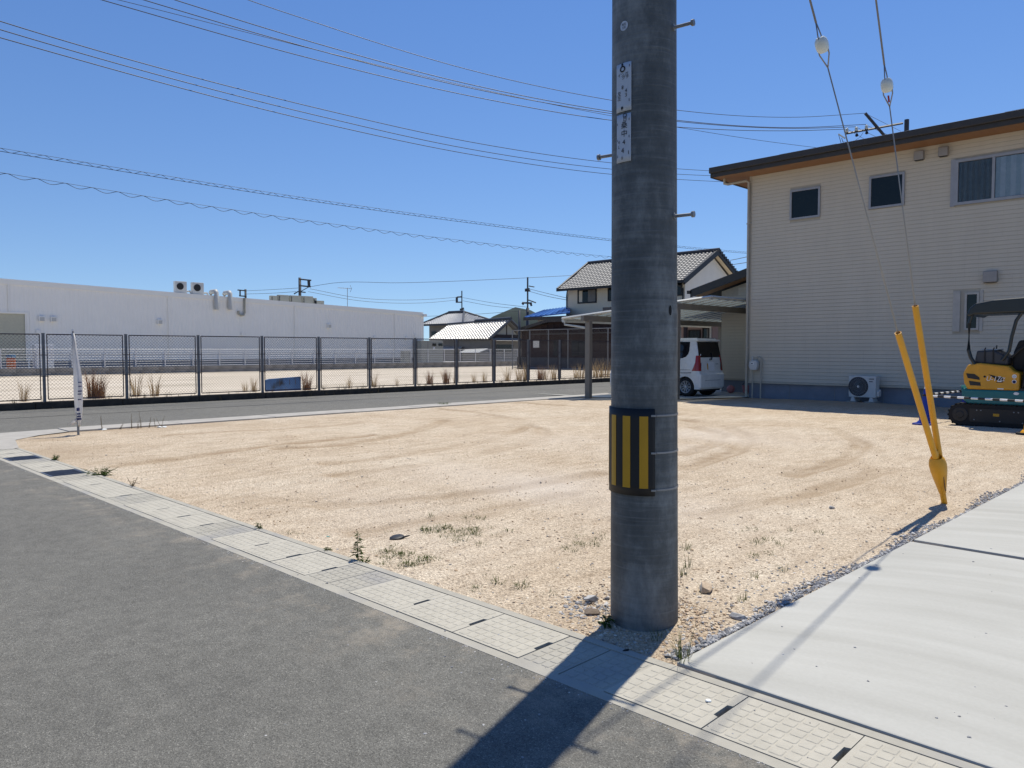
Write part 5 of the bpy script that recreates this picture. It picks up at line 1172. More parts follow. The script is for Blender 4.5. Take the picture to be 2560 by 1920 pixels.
MB().tube([aD(2096, 335, DB - .2), aD(2113, 346, DB - .2)], .03, 6).build('arrester', 'porcelain', t); MB().tube([aD(2096, 335, DB - .2), aD(2104, 362, DB)], .012, 4).build('lead_wire', 'wire_dark', t); MB().tube([aD(2104, 345, DB - .2), aD(2111, 365, DB)], .012, 4).build('lead_wire', 'wire_dark', t)
MB().tube([aD(x, y, DB - .1) for x, y in ((2106, 354), (2120, 356), (2135, 353), (2150, 343), (2158, 331))], .008, 4).build('lead_wire', 'wire_dark', t)
for a, b in (((2166, 313), (2230, 342)), ((2141, 318), (2200, 347)), ((2117, 322), (2170, 353)), ((2166, 285), (2220, 312))):
    c = aD(*a, DB); solo(MB().tube([c, aD(b[0] + (b[0] - a[0]) * .6, b[1] + (b[1] - a[1]) * .6, DB + 14)], .011, 4), 'power_line', 'wire_dark', c, 'power line leaving the crossarm and dropping behind the house roof', 'wire', 'lines beyond the house pole')

# ------------------------------------------------------------------ houses in the distance
def tile_roof(mb, a, b, c, d, n, tw=.30, amp=.03, step=.045):
    a, b, c, d = map(Vector, (a, b, c, d)); nrm = (b - a).cross(d - a).normalized()
    if nrm.z < 0: nrm = -nrm
    e = (b - a).normalized(); sub = 6
    for i in range(n):
        t0_, t1_ = i / n, (i + 1) / n; L0, R0, L1, R1 = a.lerp(d, t0_), b.lerp(c, t0_), a.lerp(d, t1_), b.lerp(c, t1_)
        m = max(2, int((R0 - L0).length / tw * sub)); o = len(mb.v)
        for k in range(m + 1):
            u = k / m; p, q = L0.lerp(R0, u), L1.lerp(R1, u)
            w0 = amp * math.cos(2 * math.pi * (p - a).dot(e) / tw); w1 = amp * math.cos(2 * math.pi * (q - a).dot(e) / tw)
            mb.v += [tuple(p + nrm * (w0 + step)), tuple(q + nrm * w1), tuple(p + nrm * (w0 - .01))]
        for k in range(m): s_ = o + 3 * k; mb.f += [(s_, s_ + 3, s_ + 4, s_ + 1), (s_ + 2, s_ + 5, s_ + 3, s_)]
def ridge(pts, r, name, mat, par): return MB().tube(pts, r, 8).build(name, mat, par, smooth=60)
# big cream house with a grey tiled roof
YN = 47.4
b_ = aY(1712, 697, YN); a_ = aY(1393, 727, YN); ez = (a_.z + b_.z) / 2; a_.z = b_.z = ez
c_ = aX(1797, 627, b_.x); d_ = aY(1470, 668, c_.y); d_.z = c_.z
e_ = Vector((b_.x, 2 * c_.y - b_.y, ez)); f_ = Vector((a_.x, e_.y, ez))
bh = thing('house', (b_.x - 6, 50, 0), 'two-storey cream house with a grey tiled gable roof behind the carport', 'house')
mb = MB(); tile_roof(mb, a_, b_, c_, d_, 15, .32, .026, .045); tile_roof(mb, b_, e_, c_, c_, 1) if False else None
tag(mb.build('roof_tiles', 'tile_grey', bh), kind='stuff')
MB().quad(e_, f_, d_, c_).build('back_roof', 'tile_grey', bh); MB().quad(f_, a_, d_).build('hip_end', 'tile_grey', bh)
ridge([d_ + Vector((0, 0, .1)), c_ + Vector((.05, 0, .1))], .13, 'ridge', 'tank_grey', bh); ridge([a_ + Vector((0, 0, .05)), d_ + Vector((0, 0, .1))], .1, 'hip_ridge', 'tank_grey', bh)
for p, q in ((b_, c_), (c_, e_)): MB().add([p + Vector((0, 0, -.3)), q + Vector((0, 0, -.3)), q + Vector((0, 0, .12)), p + Vector((0, 0, .12))] + [v - Vector((.12, 0, 0)) for v in (p + Vector((0, 0, -.3)), q + Vector((0, 0, -.3)), q + Vector((0, 0, .12)), p + Vector((0, 0, .12)))], [(0, 1, 2, 3), (7, 6, 5, 4), (0, 4, 5, 1), (3, 2, 6, 7)]).build('bargeboard', 'black_plastic', bh)
n_rk = 16
for i in range(n_rk):
    for p, q in ((c_, e_),): v = p.lerp(q, (i + .5) / n_rk); B(v.x - .16, v.x + .05, v.y - .14, v.y + .14, v.z + .02, v.z + .2).build('rake_tile', 'tank_grey', bh)
B(a_.x, b_.x, a_.y - .12, a_.y, ez - .16, ez + .04).build('eave_gutter', 'black_plastic', bh)
x0, x1, y0, y1 = aY(1417, 760, YN + .9).x, b_.x - .55, YN + .9, e_.y - .8
B(x0, x1, y0, y1, -.1, ez - .05).build('wall', 'cream_wall', bh)
MB().prism([(y0, ez - .05), (y1, ez - .05), (c_.y, c_.z - .35)], x1 - .2, x1 + .002, 'x').build('gable_wall', 'white_plaster', bh)
B(x1 + .001, x1 + .003, y0, y1, 2, ez - .06).build('gable_wall_lower', 'white_plaster', bh)
MB().add([b_ + Vector((-.15, .05, -.12)), c_ + Vector((-.15, 0, -.12)), e_ + Vector((-.15, -.05, -.12)), b_ + Vector((-.6, .05, -.12)), c_ + Vector((-.6, 0, -.12)), e_ + Vector((-.6, -.05, -.12))], [(0, 1, 4, 3), (1, 2, 5, 4)]).build('gable_soffit', 'cream_wall', bh)
MB().tube([(a_.x + 1.1, a_.y, ez - .1), (x0 + .05, y0 - .08, ez - .5), (x0 + .05, y0 - .08, .2)], .05, 6).build('downpipe', 'black_plastic', bh); MB().tube([(b_.x - .9, b_.y, ez - .1), (x1 - .12, y0 - .08, ez - .5), (x1 - .12, y0 - .08, .2)], .05, 6).build('downpipe', 'black_plastic', bh)
w_ = rect(1444.5, 724, 1492, 757, y0); f = window(bh, w_, y0, 'black_plastic', .12)
B(w_[0] + .15, w_[0] + .5, y0 - .028, y0 - .019, w_[2] + .12, w_[3] - .12).build('curtain', 'cream_wall', f); B((w_[0] + w_[1]) / 2 + .1, w_[1] - .14, y0 - .028, y0 - .019, w_[2] + .12, w_[3] - .12).build('curtain', 'dim_wall', f)
for px in (1540, 1690): w_ = rect(px - 20, 724 - (px - 1468) * .09, px + 16, 757 - (px - 1468) * .08, y0); window(bh, w_, y0, 'black_plastic', .1)
# dark brown boarded house in front of it
YBr = 42.0
p = aY(1303, 825, YBr); q = aY(1375, 803, YBr)
br = thing('boarded_house', (-38, YBr, -.1), 'dark brown boarded house on a block footing behind the wire fence', 'house')
xl, xr_ = p.x, -26.5; zb = aY(1303, 893, YBr).z
B(xl - .3, xr_, YBr - .15, 46, -.14, zb).build('footing', 'dark_block', br)
B(xl, xr_, YBr, 45.5, zb, 3.0).build('wall', 'brown_board', br)
MB().prism([(xl - .2, p.z - .15), (q.x, q.z - .1), (xr_, q.z + .1), (xr_, q.z + .35), (q.x, q.z + .12), (xl - .35, p.z + .05)], YBr - .4, 46).build('roof', 'fascia_brown', br)
MB().prism([(xl, 2.9), (xl, p.z - .12), (q.x, q.z - .08), (xr_, q.z + .1), (xr_, 2.9)], YBr - .002, YBr + .2).build('upper_wall', 'brown_board', br)
for i in range(22):
    x = xl + .15 + i * .62
    if x < xr_: B(x, x + .07, YBr - .03, YBr - .003, zb, min(p.z - .1 + max(0, (x - xl)) * .17, q.z)).build('batten', 'brown_frame', br)
for z in (zb + .9, 2.1): B(xl, xr_, YBr - .036, YBr - .004, z, z + .09).build('rail', 'brown_frame', br)
for a, b, mt in ((1334, 1349, 'white_plaster'), (1385, 1405, 'window_dark'), (1430, 1470, 'window_dark')):
    u = rect(a, 852, b, 869 if mt != 'window_dark' else 890, YBr); B(u[0], u[1], YBr - .05, YBr - .037, u[2], u[3]).build('panel', mt, br)
B(q.x - 1, xr_, YBr - 1.2, YBr - .41, 2.55, 2.62).build('awning', 'fascia_brown', br)
# blue metal roof shed behind
Yb = 46.2
u, v, w2, x2 = aY(1312, 793, Yb), aY(1425, 780, Yb), aY(1425, 766, Yb + 3), aY(1362, 775, Yb + 3)
bs = thing('blue_roofed_shed', (u.x + 2, Yb, -.1), 'shed with a bright blue metal roof beside the cream house', 'shed')
MB().add([u, v, w2, x2] + [k_ - Vector((0, 0, .1)) for k_ in (u, v, w2, x2)], [(0, 1, 2, 3), (7, 6, 5, 4), (0, 4, 5, 1), (1, 5, 6, 2), (3, 2, 6, 7), (0, 3, 7, 4)]).build('roof', 'blue_roof', bs)
for i in range(9): k_ = i / 8.5; MB().tube([u.lerp(v, k_) + Vector((0, 0, .03)), x2.lerp(w2, k_) + Vector((0, 0, .03))], .03, 4).build('roof_seam', 'blue_roof', bs)
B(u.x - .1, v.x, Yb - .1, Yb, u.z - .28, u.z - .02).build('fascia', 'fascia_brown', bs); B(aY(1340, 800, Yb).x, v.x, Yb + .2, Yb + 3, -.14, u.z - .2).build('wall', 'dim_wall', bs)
# pinkish house glimpsed under the carport
Yp = 34.0
pk = thing('pink_sided_house', (-20, Yp, -.1), 'pinkish sided low house glimpsed under the carport roof', 'house')
B(-26, -14.2, Yp, 40, -.14, 3.55).build('wall', 'pink_wall', pk); B(-26, -14.2, Yp - .04, Yp - .002, 2.60, 2.66).build('band', 'white_plaster', pk)
u = aY(1775, 820, Yp); B(u.x, u.x + .09, Yp - .04, Yp - .003, 0, 2.6).build('post_trim', 'white_plaster', pk)
w_ = rect(1757, 820, 1774, 850, Yp); window(pk, w_, Yp, 'brown_frame', .05); B((w_[0] + w_[1]) / 2 + .05, w_[1] - .06, Yp - .03, Yp - .019, w_[2] + .05, w_[3] - .05).build('curtain', 'dim_wall', pk)
w_ = rect(1721, 825, 1752, 852, Yp); f = window(pk, w_, Yp, 'brown_frame', .05)
for i in range(9): x = w_[0] + (w_[1] - w_[0]) * (i + .5) / 9; B(x, x + .02, Yp - .07, Yp - .06, w_[2], w_[3]).build('window_bar', 'tank_grey', f)
w_ = rect(1797, 826, 1812, 860, Yp); window(pk, w_, Yp, 'brown_frame', .06)
B(-26.3, -14, Yp - .7, 40.4, 3.55, 3.75).build('roof', 'tank_grey', pk)
for px in (1715, 1699): u = aY(px, 800, Yp - 2.5); B(u.x - .07, u.x + .07, Yp - 2.6, Yp - 2.45, -.1, 2.9).build('porch_post', 'brown_frame' if px > 1705 else 'cream_wall', pk)
u = aY(1717, 800, Yp - 2.5); B(u.x - 3.5, u.x + .1, Yp - 2.65, Yp - .1, 2.72, 2.95).build('porch_roof', 'brown_frame', pk)
# silver tiled houses by the warehouse
def gable_house(Xg, name, label):
    ap = aX(1276, 800, Xg); el = aX(1224, 847, Xg); Ye = el.y; Yr = ap.y
    a = aY(1073, 849, Ye); a.z = el.z; d = aY(1120, 815, Yr); d.z = ap.z - .35; e = Vector((Xg, 2 * Yr - Ye, el.z))
    t = thing(name, (Xg - 5, Yr, -.1), label, 'house')
    mb = MB(); tile_roof(mb, a, el, ap, d, 12, .44, .07, .09); tag(mb.build('roof_tiles', 'tile_silver', t), kind='stuff')
    fz = Vector((a.x, e.y, el.z)); MB().quad(e, fz, d, ap).build('back_roof', 'tile_silver', t)
    m_ = d.lerp(ap, .46); ridge([d + Vector((0, 0, .12)), m_ + Vector((0, 0, .08))], .16, 'ridge', 'tank_grey', t); ridge([m_ + Vector((0, 0, .22)), ap + Vector((.1, 0, .15))], .2, 'ridge', 'tank_grey', t)
    for p, q in ((el, ap), (ap, e)): MB().tube([p + Vector((.02, 0, .02)), q + Vector((.02, 0, .02))], .16, 6).build('rake', 'tank_grey', t)
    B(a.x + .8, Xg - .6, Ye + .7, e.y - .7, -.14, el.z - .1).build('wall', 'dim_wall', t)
    MB().prism([(Ye + .7, el.z - .1), (e.y - .7, el.z - .1), (Yr, ap.z - .3)], Xg - .9, Xg - .598, 'x').build('gable_wall', 'cubicle_beige', t)
    B(Xg - .598, Xg - .56, Yr - .06, Yr + .06, el.z + .3, ap.z - .4).build('gable_post', 'brown_frame', t)
    MB().quad((Xg - .6, Ye + .4, el.z + .12), (Xg + .7, Ye + .4, el.z - .2), (Xg + .7, e.y - .4, el.z - .2), (Xg - .6, e.y - .4, el.z + .12)).build('lean_to_roof', 'tile_silver', t)
    B(Xg - .6, Xg - .55, Ye + 1, e.y - 1, el.z + .13, el.z + .5).build('gable_dark_board', 'brown_frame', t)  # dark brown board across the gable, just above the lean-to
    B(Xg - .597, Xg - .55, Yr - 1.6, Yr + 1.0, 1.2, 2.0).build('window', 'window_dark', t)
    return t
gable_house(-60, 'tiled_house', 'old house with a silver-grey tiled gable roof past the white fence')
t = thing('shed', aY(1140, 890, 58), 'low grey roofed shed in front of the silver-tiled house', 'shed')
a, b, c, d = aY(1104, 873, 56), aY(1146, 873, 56), aY(1172, 858, 59), aY(1100, 857, 59)
MB().add([a, b, c, d] + [k_ - Vector((0, 0, .12)) for k_ in (a, b, c, d)], [(0, 1, 2, 3), (0, 4, 5, 1), (1, 5, 6, 2), (7, 6, 5, 4)]).build('roof', 'tile_silver', t); B(a.x, b.x, 56.3, 59, -.14, a.z - .1).build('wall', 'dim_wall', t)
a, b, c, d = aY(1148, 881, 54), aY(1196, 881, 54), aY(1220, 871, 56), aY(1165, 873, 56)
t = thing('shed', a, 'small pale lean-to roof just behind the white fence', 'shed'); MB().add([a, b, c, d] + [k_ - Vector((0, 0, .08)) for k_ in (a, b, c, d)], [(0, 1, 2, 3), (0, 4, 5, 1), (1, 5, 6, 2), (7, 6, 5, 4)]).build('roof', 'offwhite_metal', t); B(a.x + .2, b.x - .2, 54.3, 56, -.14, a.z - .08).build('wall', 'dim_wall', t)
# hipped house farther back
Yh = 61.0
a, b = aY(1052, 811, Yh), aY(1157, 807, Yh); b.z = a.z; c, d = aY(1160, 781.5, Yh + 3.4), aY(1122, 784, Yh + 3.4); d.z = c.z; e = Vector((b.x, Yh + 6.8, a.z)); f2 = Vector((a.x, Yh + 6.8, a.z))
t = thing('hipped_house', (b.x - 4, Yh + 3, -.1), 'house with a bright hipped tile roof behind the warehouse end', 'house')
mb = MB(); tile_roof(mb, a, b, c, d, 11, .44, .035, .04); tile_roof(mb, b, e, c, c, 11, .44, .06, .06); tag(mb.build('roof_tiles', 'tile_silver', t), kind='stuff'); MB().quad(e, f2, d, c).build('back_roof', 'tile_silver', t); MB().quad(f2, a, d).build('hip_end', 'tile_silver', t)
up2 = Vector((0, 0, .12)); ridge([d + up2, c + up2], .18, 'ridge', 'tank_grey', t)
for p, q in ((a, d), (b, c), (e, c)): ridge([p + up2 * .4, q + up2], .12, 'hip_ridge', 'tank_grey', t)
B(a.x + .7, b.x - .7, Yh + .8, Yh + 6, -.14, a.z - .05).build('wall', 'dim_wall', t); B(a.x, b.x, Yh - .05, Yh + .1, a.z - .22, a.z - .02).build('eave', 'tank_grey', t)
u = rect(1079, 829, 1091, 843, Yh + .8); B(u[0], u[1], Yh + .74, Yh + .797, u[2], u[3]).build('window', 'window_dark', t)

# taller wire fence in front of the brown house
Yn = 40.3
tf = thing('wire_fence', (-38, Yn, -.1), 'tall grey pipe and wire fence before the brown boarded house', 'fence')
zt = aY(1324, 825, Yn).z; xx = [aY(p_, 860, Yn).x for p_ in (1281, 1324.6, 1371, 1420, 1468, 1520)]
for x in xx: MB().tube([(x, Yn, -.1), (x, Yn, zt)], .035, 8).build('post', 'galv', tf)
for z in (zt, .15): MB().tube([(xx[0], Yn, z), (xx[-1] + 8, Yn, z)], .025, 6).build('rail', 'galv', tf)
mw = pm(xx[-1] - xx[0], zt - .15, .16, .0015); mw.v = [(xx[0] + b_2, Yn + a_2, c_2 + .15) for a_2, b_2, c_2 in mw.v]; mw.build('mesh_panel', 'galv', tf)
MB().tube([(xx[0], Yn, zt), (xx[0], Yn + 3.5, zt)], .025, 6).build('rail', 'galv', tf); MB().tube([(xx[0], Yn + 3.5, -.1), (xx[0], Yn + 3.5, zt)], .035, 8).build('post', 'galv', tf)

# ------------------------------------------------------------------ banner flag at the corner
fb = g(196, 1086); fl = thing('banner_flag', fb, 'white vertical banner twisted round its thin pole by the kerb corner', 'banner')
fD = fb.dot(F0)
tp = aD(182, 828, fD)
MB().tube([fb - Vector((0, 0, .1)), fb.lerp(tp, .3), tp], .014, 8).build('pole', 'galv', fl); MB().tube([tp, tp + Vector((0, 0, .035))], .02, 8).build('pole_cap', 'white_metal', fl)
MB().tube([fb - Vector((0, 0, .1)), fb + Vector((.0, 0, .42))], .02, 8).build('ground_stake', 'galv', fl)
# the wrapped cloth: rows of pixel outlines (left, right) at the flag's own distance, given a folded section
rows = [(833, 180, 184), (850, 181, 187), (870, 182, 190), (890, 183.5, 193), (915, 185, 198), (940, 186, 202), (965, 186.5, 204), (990, 187.5, 205), (1010, 189, 205), (1030, 191, 204), (1044, 193, 203), (1056, 194, 200), (1066, 195, 199)]
n = 13; mb = MB()
for k, (y, l, r) in enumerate(rows):
    l, r = l - .1 * (r - l), r + .18 * (r - l); L3, R3 = aD(l, y, fD), aD(r, y, fD); w = (R3 - L3).length
    for j in range(n):
        u = j / (n - 1); p = L3.lerp(R3, .5 - .5 * math.cos(u * math.pi)) - F0 * (w * .42 * math.sin(u * math.pi) + .012 * math.sin(u * 17 + k * .5)); mb.v.append(tuple(p))
for k in range(len(rows) - 1):
    for j in range(n - 1): i = k * n + j; mb.f.append((i, i + n, i + n + 1, i + 1))
cl = mb.build('cloth', 'banner_cloth', fl, smooth=True); s_ = cl.modifiers.new('t', 'SOLIDIFY'); s_.thickness = .004
tl_ = [(1044, 193), (1050, 184), (1061, 172), (1064, 182), (1060, 190), (1052, 196)]
mb = MB(); V0 = [aD(x, y, fD - .03 - .02 * math.sin(i * 1.3)) for i, (y, x) in enumerate(tl_)]; mb.add(V0, [(0, 1, 2), (0, 2, 3), (0, 3, 4), (0, 4, 5)]); tl = mb.build('cloth_tail', 'banner_cloth', fl, smooth=True); s_ = tl.modifiers.new('t', 'SOLIDIFY'); s_.thickness = .004
for k in range(5): p = aD(181 - .5 * math.sin(k), 848 + k * 14, fD - .02); MB().tube([p, p + Vector((.02, .0, -.01)), aD(184, 850 + k * 14, fD)], .006, 5).build('tie_loop', 'banner_cloth', fl)
for x, y, w, h in ((197, 956, 3, 2.2), (196.8, 966, 2.6, 2.6), (196.5, 978, 4, 3), (196, 985.5, 3.6, 2.6), (196.3, 999, 3, 2.6), (192.3, 1024, 2.4, 8), (194, 1035, 3.4, 3), (194.6, 1041.5, 4.4, 3), (195, 1048, 6, 4.5)):
    D_ = fD - .14 if y < 1030 else fD - .10
    a, b = aD(x - w / 2, y + h / 2, D_), aD(x + w / 2, y - h / 2, D_); MB().add([a, aD(x + w / 2, y + h / 2, D_), b, aD(x - w / 2, y - h / 2, D_)] + [q_ + F0 * .07 for q_ in (a, aD(x + w / 2, y + h / 2, D_), b, aD(x - w / 2, y - h / 2, D_))], [(0, 1, 2, 3), (0, 4, 5, 1), (1, 5, 6, 2), (2, 6, 7, 3), (3, 7, 4, 0)]).build('printed_mark', 'ink_blue', cl)

# ------------------------------------------------------------------ plants
def blades(n, hgt, spread, w, lean=.5, seed=0, seg=4):
    rs = random.Random(seed); m = MB()
    for i in range(n):
        a = rs.uniform(0, 6.283); r0 = spread * .35 * math.sqrt(rs.random()); h = hgt * rs.uniform(.45, 1); ln = lean * rs.uniform(.15, 1) * h; ww = w * rs.uniform(.6, 1.2); a2 = a + rs.uniform(-.7, .7)
        p0 = Vector((r0 * math.cos(a), r0 * math.sin(a), -.01)); d = Vector((math.cos(a2), math.sin(a2), 0)); sd_ = Vector((-d.y, d.x, 0)); o = len(m.v)
        for k in range(seg + 1):
            t = k / seg; c = p0 + d * (ln * t * t) + Vector((0, 0, h * (t - .18 * t * t * (1 if lean > .6 else .4)))); wk = ww * (1 - t) ** .7
            m.v += [tuple(c - sd_ * wk), tuple(c + sd_ * wk)]
        for k in range(seg): m.f.append((o + 2 * k, o + 2 * k + 1, o + 2 * k + 3, o + 2 * k + 2))
    return m
def leafy(hgt, n, lw, seed, stems=1, bush=0.):
    rs = random.Random(seed); st, lf = MB(), MB()
    for s_ in range(stems):
        a = rs.uniform(0, 6.283); dx, dy = bush * math.cos(a) * rs.random(), bush * math.sin(a) * rs.random(); h = hgt * (rs.uniform(.6, 1) if stems > 1 else 1); base = Vector((rs.uniform(-.01, .01), rs.uniform(-.01, .01), -.01))
        P_ = lambda t: base + Vector((dx * t, dy * t, h * t)); st.tube([P_(k / 4) for k in range(5)], .004, 5, r2=.0015)
        for i in range(n):
            t = .12 + .88 * i / n; c = P_(t); b = rs.uniform(0, 6.283); d = Vector((math.cos(b), math.sin(b), rs.uniform(-.3, .7))).normalized(); L_ = lw * 2.6 * (1.1 - .6 * t) * rs.uniform(.7, 1.2); sd_ = d.cross(Vector((0, 0, 1))).normalized() * lw * .33 * (1.1 - .5 * t)
            lf.add([c, c + d * L_ * .45 + sd_, c + d * L_ - Vector((0, 0, L_ * .25)), c + d * L_ * .45 - sd_], [(0, 1, 2, 3)])
    return st, lf
def clump(p, mb, mat, name, label, group=None, sc=1., cat='dry grass'):
    o = solo(mb, name, mat, (0, 0, 0), label, cat, group); o.location = p; o.scale = (sc,) * 3; o.rotation_euler.z = random.uniform(0, 6.28); return o
# dry reed clumps behind the chain-link fence: (pixel x of base, kind, height)
protos = {}
for i, (px, kind, h) in enumerate([(58, 's', .75), (232, 'r', 1.05), (246, 'r', .95), (338, 's', 1.0), (386, 's', .95), (612, 's', .55), (634, 's', .7), (766, 'r', .85), (873, 's', .6), (935, 's', .75), (992, 's', .45), (1074, 'r', .75), (1116, 'r', .85), (1138, 's', .6), (1185, 's', .6), (1210, 's', .75), (1268, 's', 1.0), (1298, 's', .95), (1312, 's', 1.15), (1352, 'r', .85), (1362, 's', .9), (1385, 's', 1.0), (1440, 's', .9), (1452, 's', 1.15), (1490, 's', 1.3), (1503, 's', 1.25), (1518, 's', 1.3)]):
    d = ray(px, 900); X = -22.0 - random.uniform(0, .5); P = Vector((X, d.y * X / d.x, vz(X)))
    k = (kind, i % 3); den = 90 if kind == 'r' else 34
    lab = 'dense reddish-brown clump of dry reeds behind the chain-link fence' if kind == 'r' else 'thin straw-coloured clump of dry grass behind the chain-link fence'
    if k not in protos: protos[k] = o = clump(P, blades(den, 1, .5 if kind == 'r' else .45, .011, .42 if kind == 'r' else .5, seed=i + 3), 'reed_red' if kind == 'r' else 'reed_straw', 'reed_clump' if kind == 'r' else 'dry_grass_clump', lab, 'red-brown reed clumps' if kind == 'r' else 'straw grass clumps')
    else: o = protos[k].copy(); COL.objects.link(o); o.location = P; o.rotation_euler.z = random.uniform(0, 6.28)
    o.scale = (h * .95, h * .95, h * .88)
# low dry weeds along the fence foot, uncountable
m = MB(); rs = random.Random(5)
for i in range(260):
    y = rs.uniform(3.5, 33) if i % 3 else rs.uniform(14, 30); x = rs.choice((-21.75, -21.42, -21.33)) + rs.uniform(-.12, .06); q = blades(rs.randint(4, 9), rs.uniform(.08, .32), .16, .004, .9, seed=i); z = vz(x) if x < -21.6 else .16 if x < -21.37 else 0
    q.v = [(a + x, b + y, c + z) for a, b, c in q.v]; m.add(q.v, q.f)
tag(m.build('dry_weeds', 'weed_dry'), 'low tangled dry weeds along the foot of the chain-link fence', None, None, 'stuff')
# weeds by the gutter and kerb
def weed(px, py, h, n, lw, label, seed, stems=1, bush=0., mat='weed_green', name='weed'):
    P = g(px, py); P.z = lz(P.x, P.y); st, lf = leafy(h, n, lw, seed, stems, bush); t = thing(name, P, label, 'weed', local=True); st.build('stem', mat, t); lf.build('leaves', mat, t); return t
weed(896, 1400, .215, 60, .024, 'tall upright leafy weed growing at the gutter edge', 1); weed(908, 1404, .07, 9, .016, 'small leafy weed at the foot of the tall weed', 2, 4, .09)
weed(252, 1188, .12, 12, .026, 'bushy green weed at the gutter between the grating and the lot', 3, 12, .26); weed(137, 1150, .10, 9, .024, 'small dark bushy weed near the second grating', 4, 8, .16)
weed(330, 1216, .12, 10, .016, 'dry brown little weed by the gutter edge', 5, 4, .08, 'weed_dry'); weed(650, 1322, .09, 12, .018, 'short dark weed at the gutter beside a fixed slab', 6, 3, .05)
weed(816, 1376, .05, 9, .016, 'flat green sprout on the sand by the gutter', 7, 5, .08); weed(1514, 1566, .075, 7, .03, 'broad-leaved green seedling against the pole foot', 8, 3, .06)
for i, (px, h) in enumerate(((255, .28), (298, .16), (330, .3), (345, .22), (352, .32), (372, .22), (388, .22), (402, .3))): weed(px, 1074 - (px - 255) * .05, h, 14, .012, 'spindly dry weed sprouting along the pale kerb', 20 + i, 2, .1, 'weed_dry', 'dry_weed')['group'] = 'spindly weeds along the pale kerb'
P = g(1109, 1012); clump(Vector((P.x, P.y, .02)), blades(60, .10, .5, .006, .9, seed=44), 'weed_green', 'weed', 'low green weed growing on the pale kerb', None, 1, 'weed')
def tuft(px, py, n, h, sp, label, seed, w=.0022, mat='grass_green', lean=.8, grp=None):
    P = g(px, py); P.z = lz(P.x, P.y); return clump(P, blades(n, h, sp, w, lean, seed=seed), mat, 'grass_tuft', label, grp, 1, 'grass')
tuft(1705, 1655, 34, .20, .12, 'wiry grass tuft at the corner of the slab behind the drain', 51); tuft(1645, 1600, 18, .10, .1, 'grass tuft in the shadow at the pole foot', 52)
for i, (px, py, h) in enumerate(((1716, 1372, .13), (1720, 1420, .16), (1708, 1440, .12), (1760, 1480, .08), (1890, 1440, .09), (1856, 1500, .1), (1958, 1425, .09), (1980, 1330, .07))): tuft(px, py, 16, h, .1, 'sparse green grass tuft on the sand right of the pole', 60 + i, grp='grass tufts right of the pole')
m = MB(); rs = random.Random(9)
for cx, cy, rx, ry, k in ((1000, 1390, 60, 18, 16), (1080, 1328, 70, 14, 22), (1180, 1328, 60, 12, 16), (1010, 1410, 45, 9, 12), (965, 1380, 30, 8, 8), (1150, 1300, 60, 10, 9), (1500, 1350, 22, 12, 6), (1060, 1395, 25, 8, 6), (1440, 1360, 40, 14, 8), (1900, 1350, 90, 40, 12), (1320, 1460, 120, 40, 8), (740, 1345, 60, 20, 8), (1160, 1350, 60, 12, 10)):
    for i in range(k):
        P = g(rs.gauss(cx, rx * .6), rs.gauss(cy, ry * .6)); 
        if P.x > -2.0 or P.y < 3.0: continue
        q = blades(rs.randint(14, 30), rs.uniform(.02, .06), .13, .0028, 1.2, seed=rs.randint(0, 9999), seg=3); z = lz(P.x, P.y); q.v = [(a + P.x, b + P.y, c + z) for a, b, c in q.v]; m.add(q.v, q.f)
tag(m.build('sparse_grass', 'grass_green'), 'sparse short green grass sprouting from the sand', None, None, 'stuff')

# ------------------------------------------------------------------ stones and litter
OCT = None
def rock(rs, r, flat=.6):
    t = (1 + 5 ** .5) / 2; V = [(-1, t, 0), (1, t, 0), (-1, -t, 0), (1, -t, 0), (0, -1, t), (0, 1, t), (0, -1, -t), (0, 1, -t), (t, 0, -1), (t, 0, 1), (-t, 0, -1), (-t, 0, 1)]
    Fk = [(0, 11, 5), (0, 5, 1), (0, 1, 7), (0, 7, 10), (0, 10, 11), (1, 5, 9), (5, 11, 4), (11, 10, 2), (10, 7, 6), (7, 1, 8), (3, 9, 4), (3, 4, 2), (3, 2, 6), (3, 6, 8), (3, 8, 9), (4, 9, 5), (2, 4, 11), (6, 2, 10), (8, 6, 7), (9, 8, 1)]
    s = r / 1.9; a = rs.uniform(0, 6.28); ex = rs.uniform(.7, 1.35); ca, sa = math.cos(a), math.sin(a); o = []
    for x, y, z in V: k = rs.uniform(.55, 1.3) * s; x, y, z = x * k * ex, y * k, z * k * flat; o.append((x * ca - y * sa, x * sa + y * ca, z))
    return o, Fk
def scatter(name, mat, pts, label):
    m = MB(); rs = random.Random(11)
    for x, y, z, r in pts: v, f_ = rock(rs, r); m.add([(a + x, b + y, c + z + r * .2) for a, b, c in v], f_)
    return tag(m.build(name, mat), label, None, None, 'stuff')
rs = random.Random(21); pts = []
for i in range(5200):                                     # crushed stone along the slab edge
    y = 3.05 + 9 * rs.random() ** 1.25; x = -1.935 - abs(rs.gauss(0, .042)) * (1 + .6 * math.sin(y * 3.1)) - .004; r = rs.uniform(.0035, .0095) * rs.choice((.7, 1, 1, 1.6)); pts.append((x, y, min(lz(x, y), .006) + rs.uniform(0, .008), r))
for i in range(160): x, y = rs.gauss(-2.68, .09), rs.gauss(3.30, .10); pts.append((x, y, lz(x, y), rs.uniform(.004, .015)))
for i in range(170): x, y = -2.0 - abs(rs.gauss(0, .25)), rs.uniform(3.0, 5.2); pts.append((x, y, lz(x, y), rs.uniform(.003, .011)))
scatter('crushed_stone', 'gravel_grey', pts, 'grey crushed stone spilled along the slab edge and pole foot')
pts = []
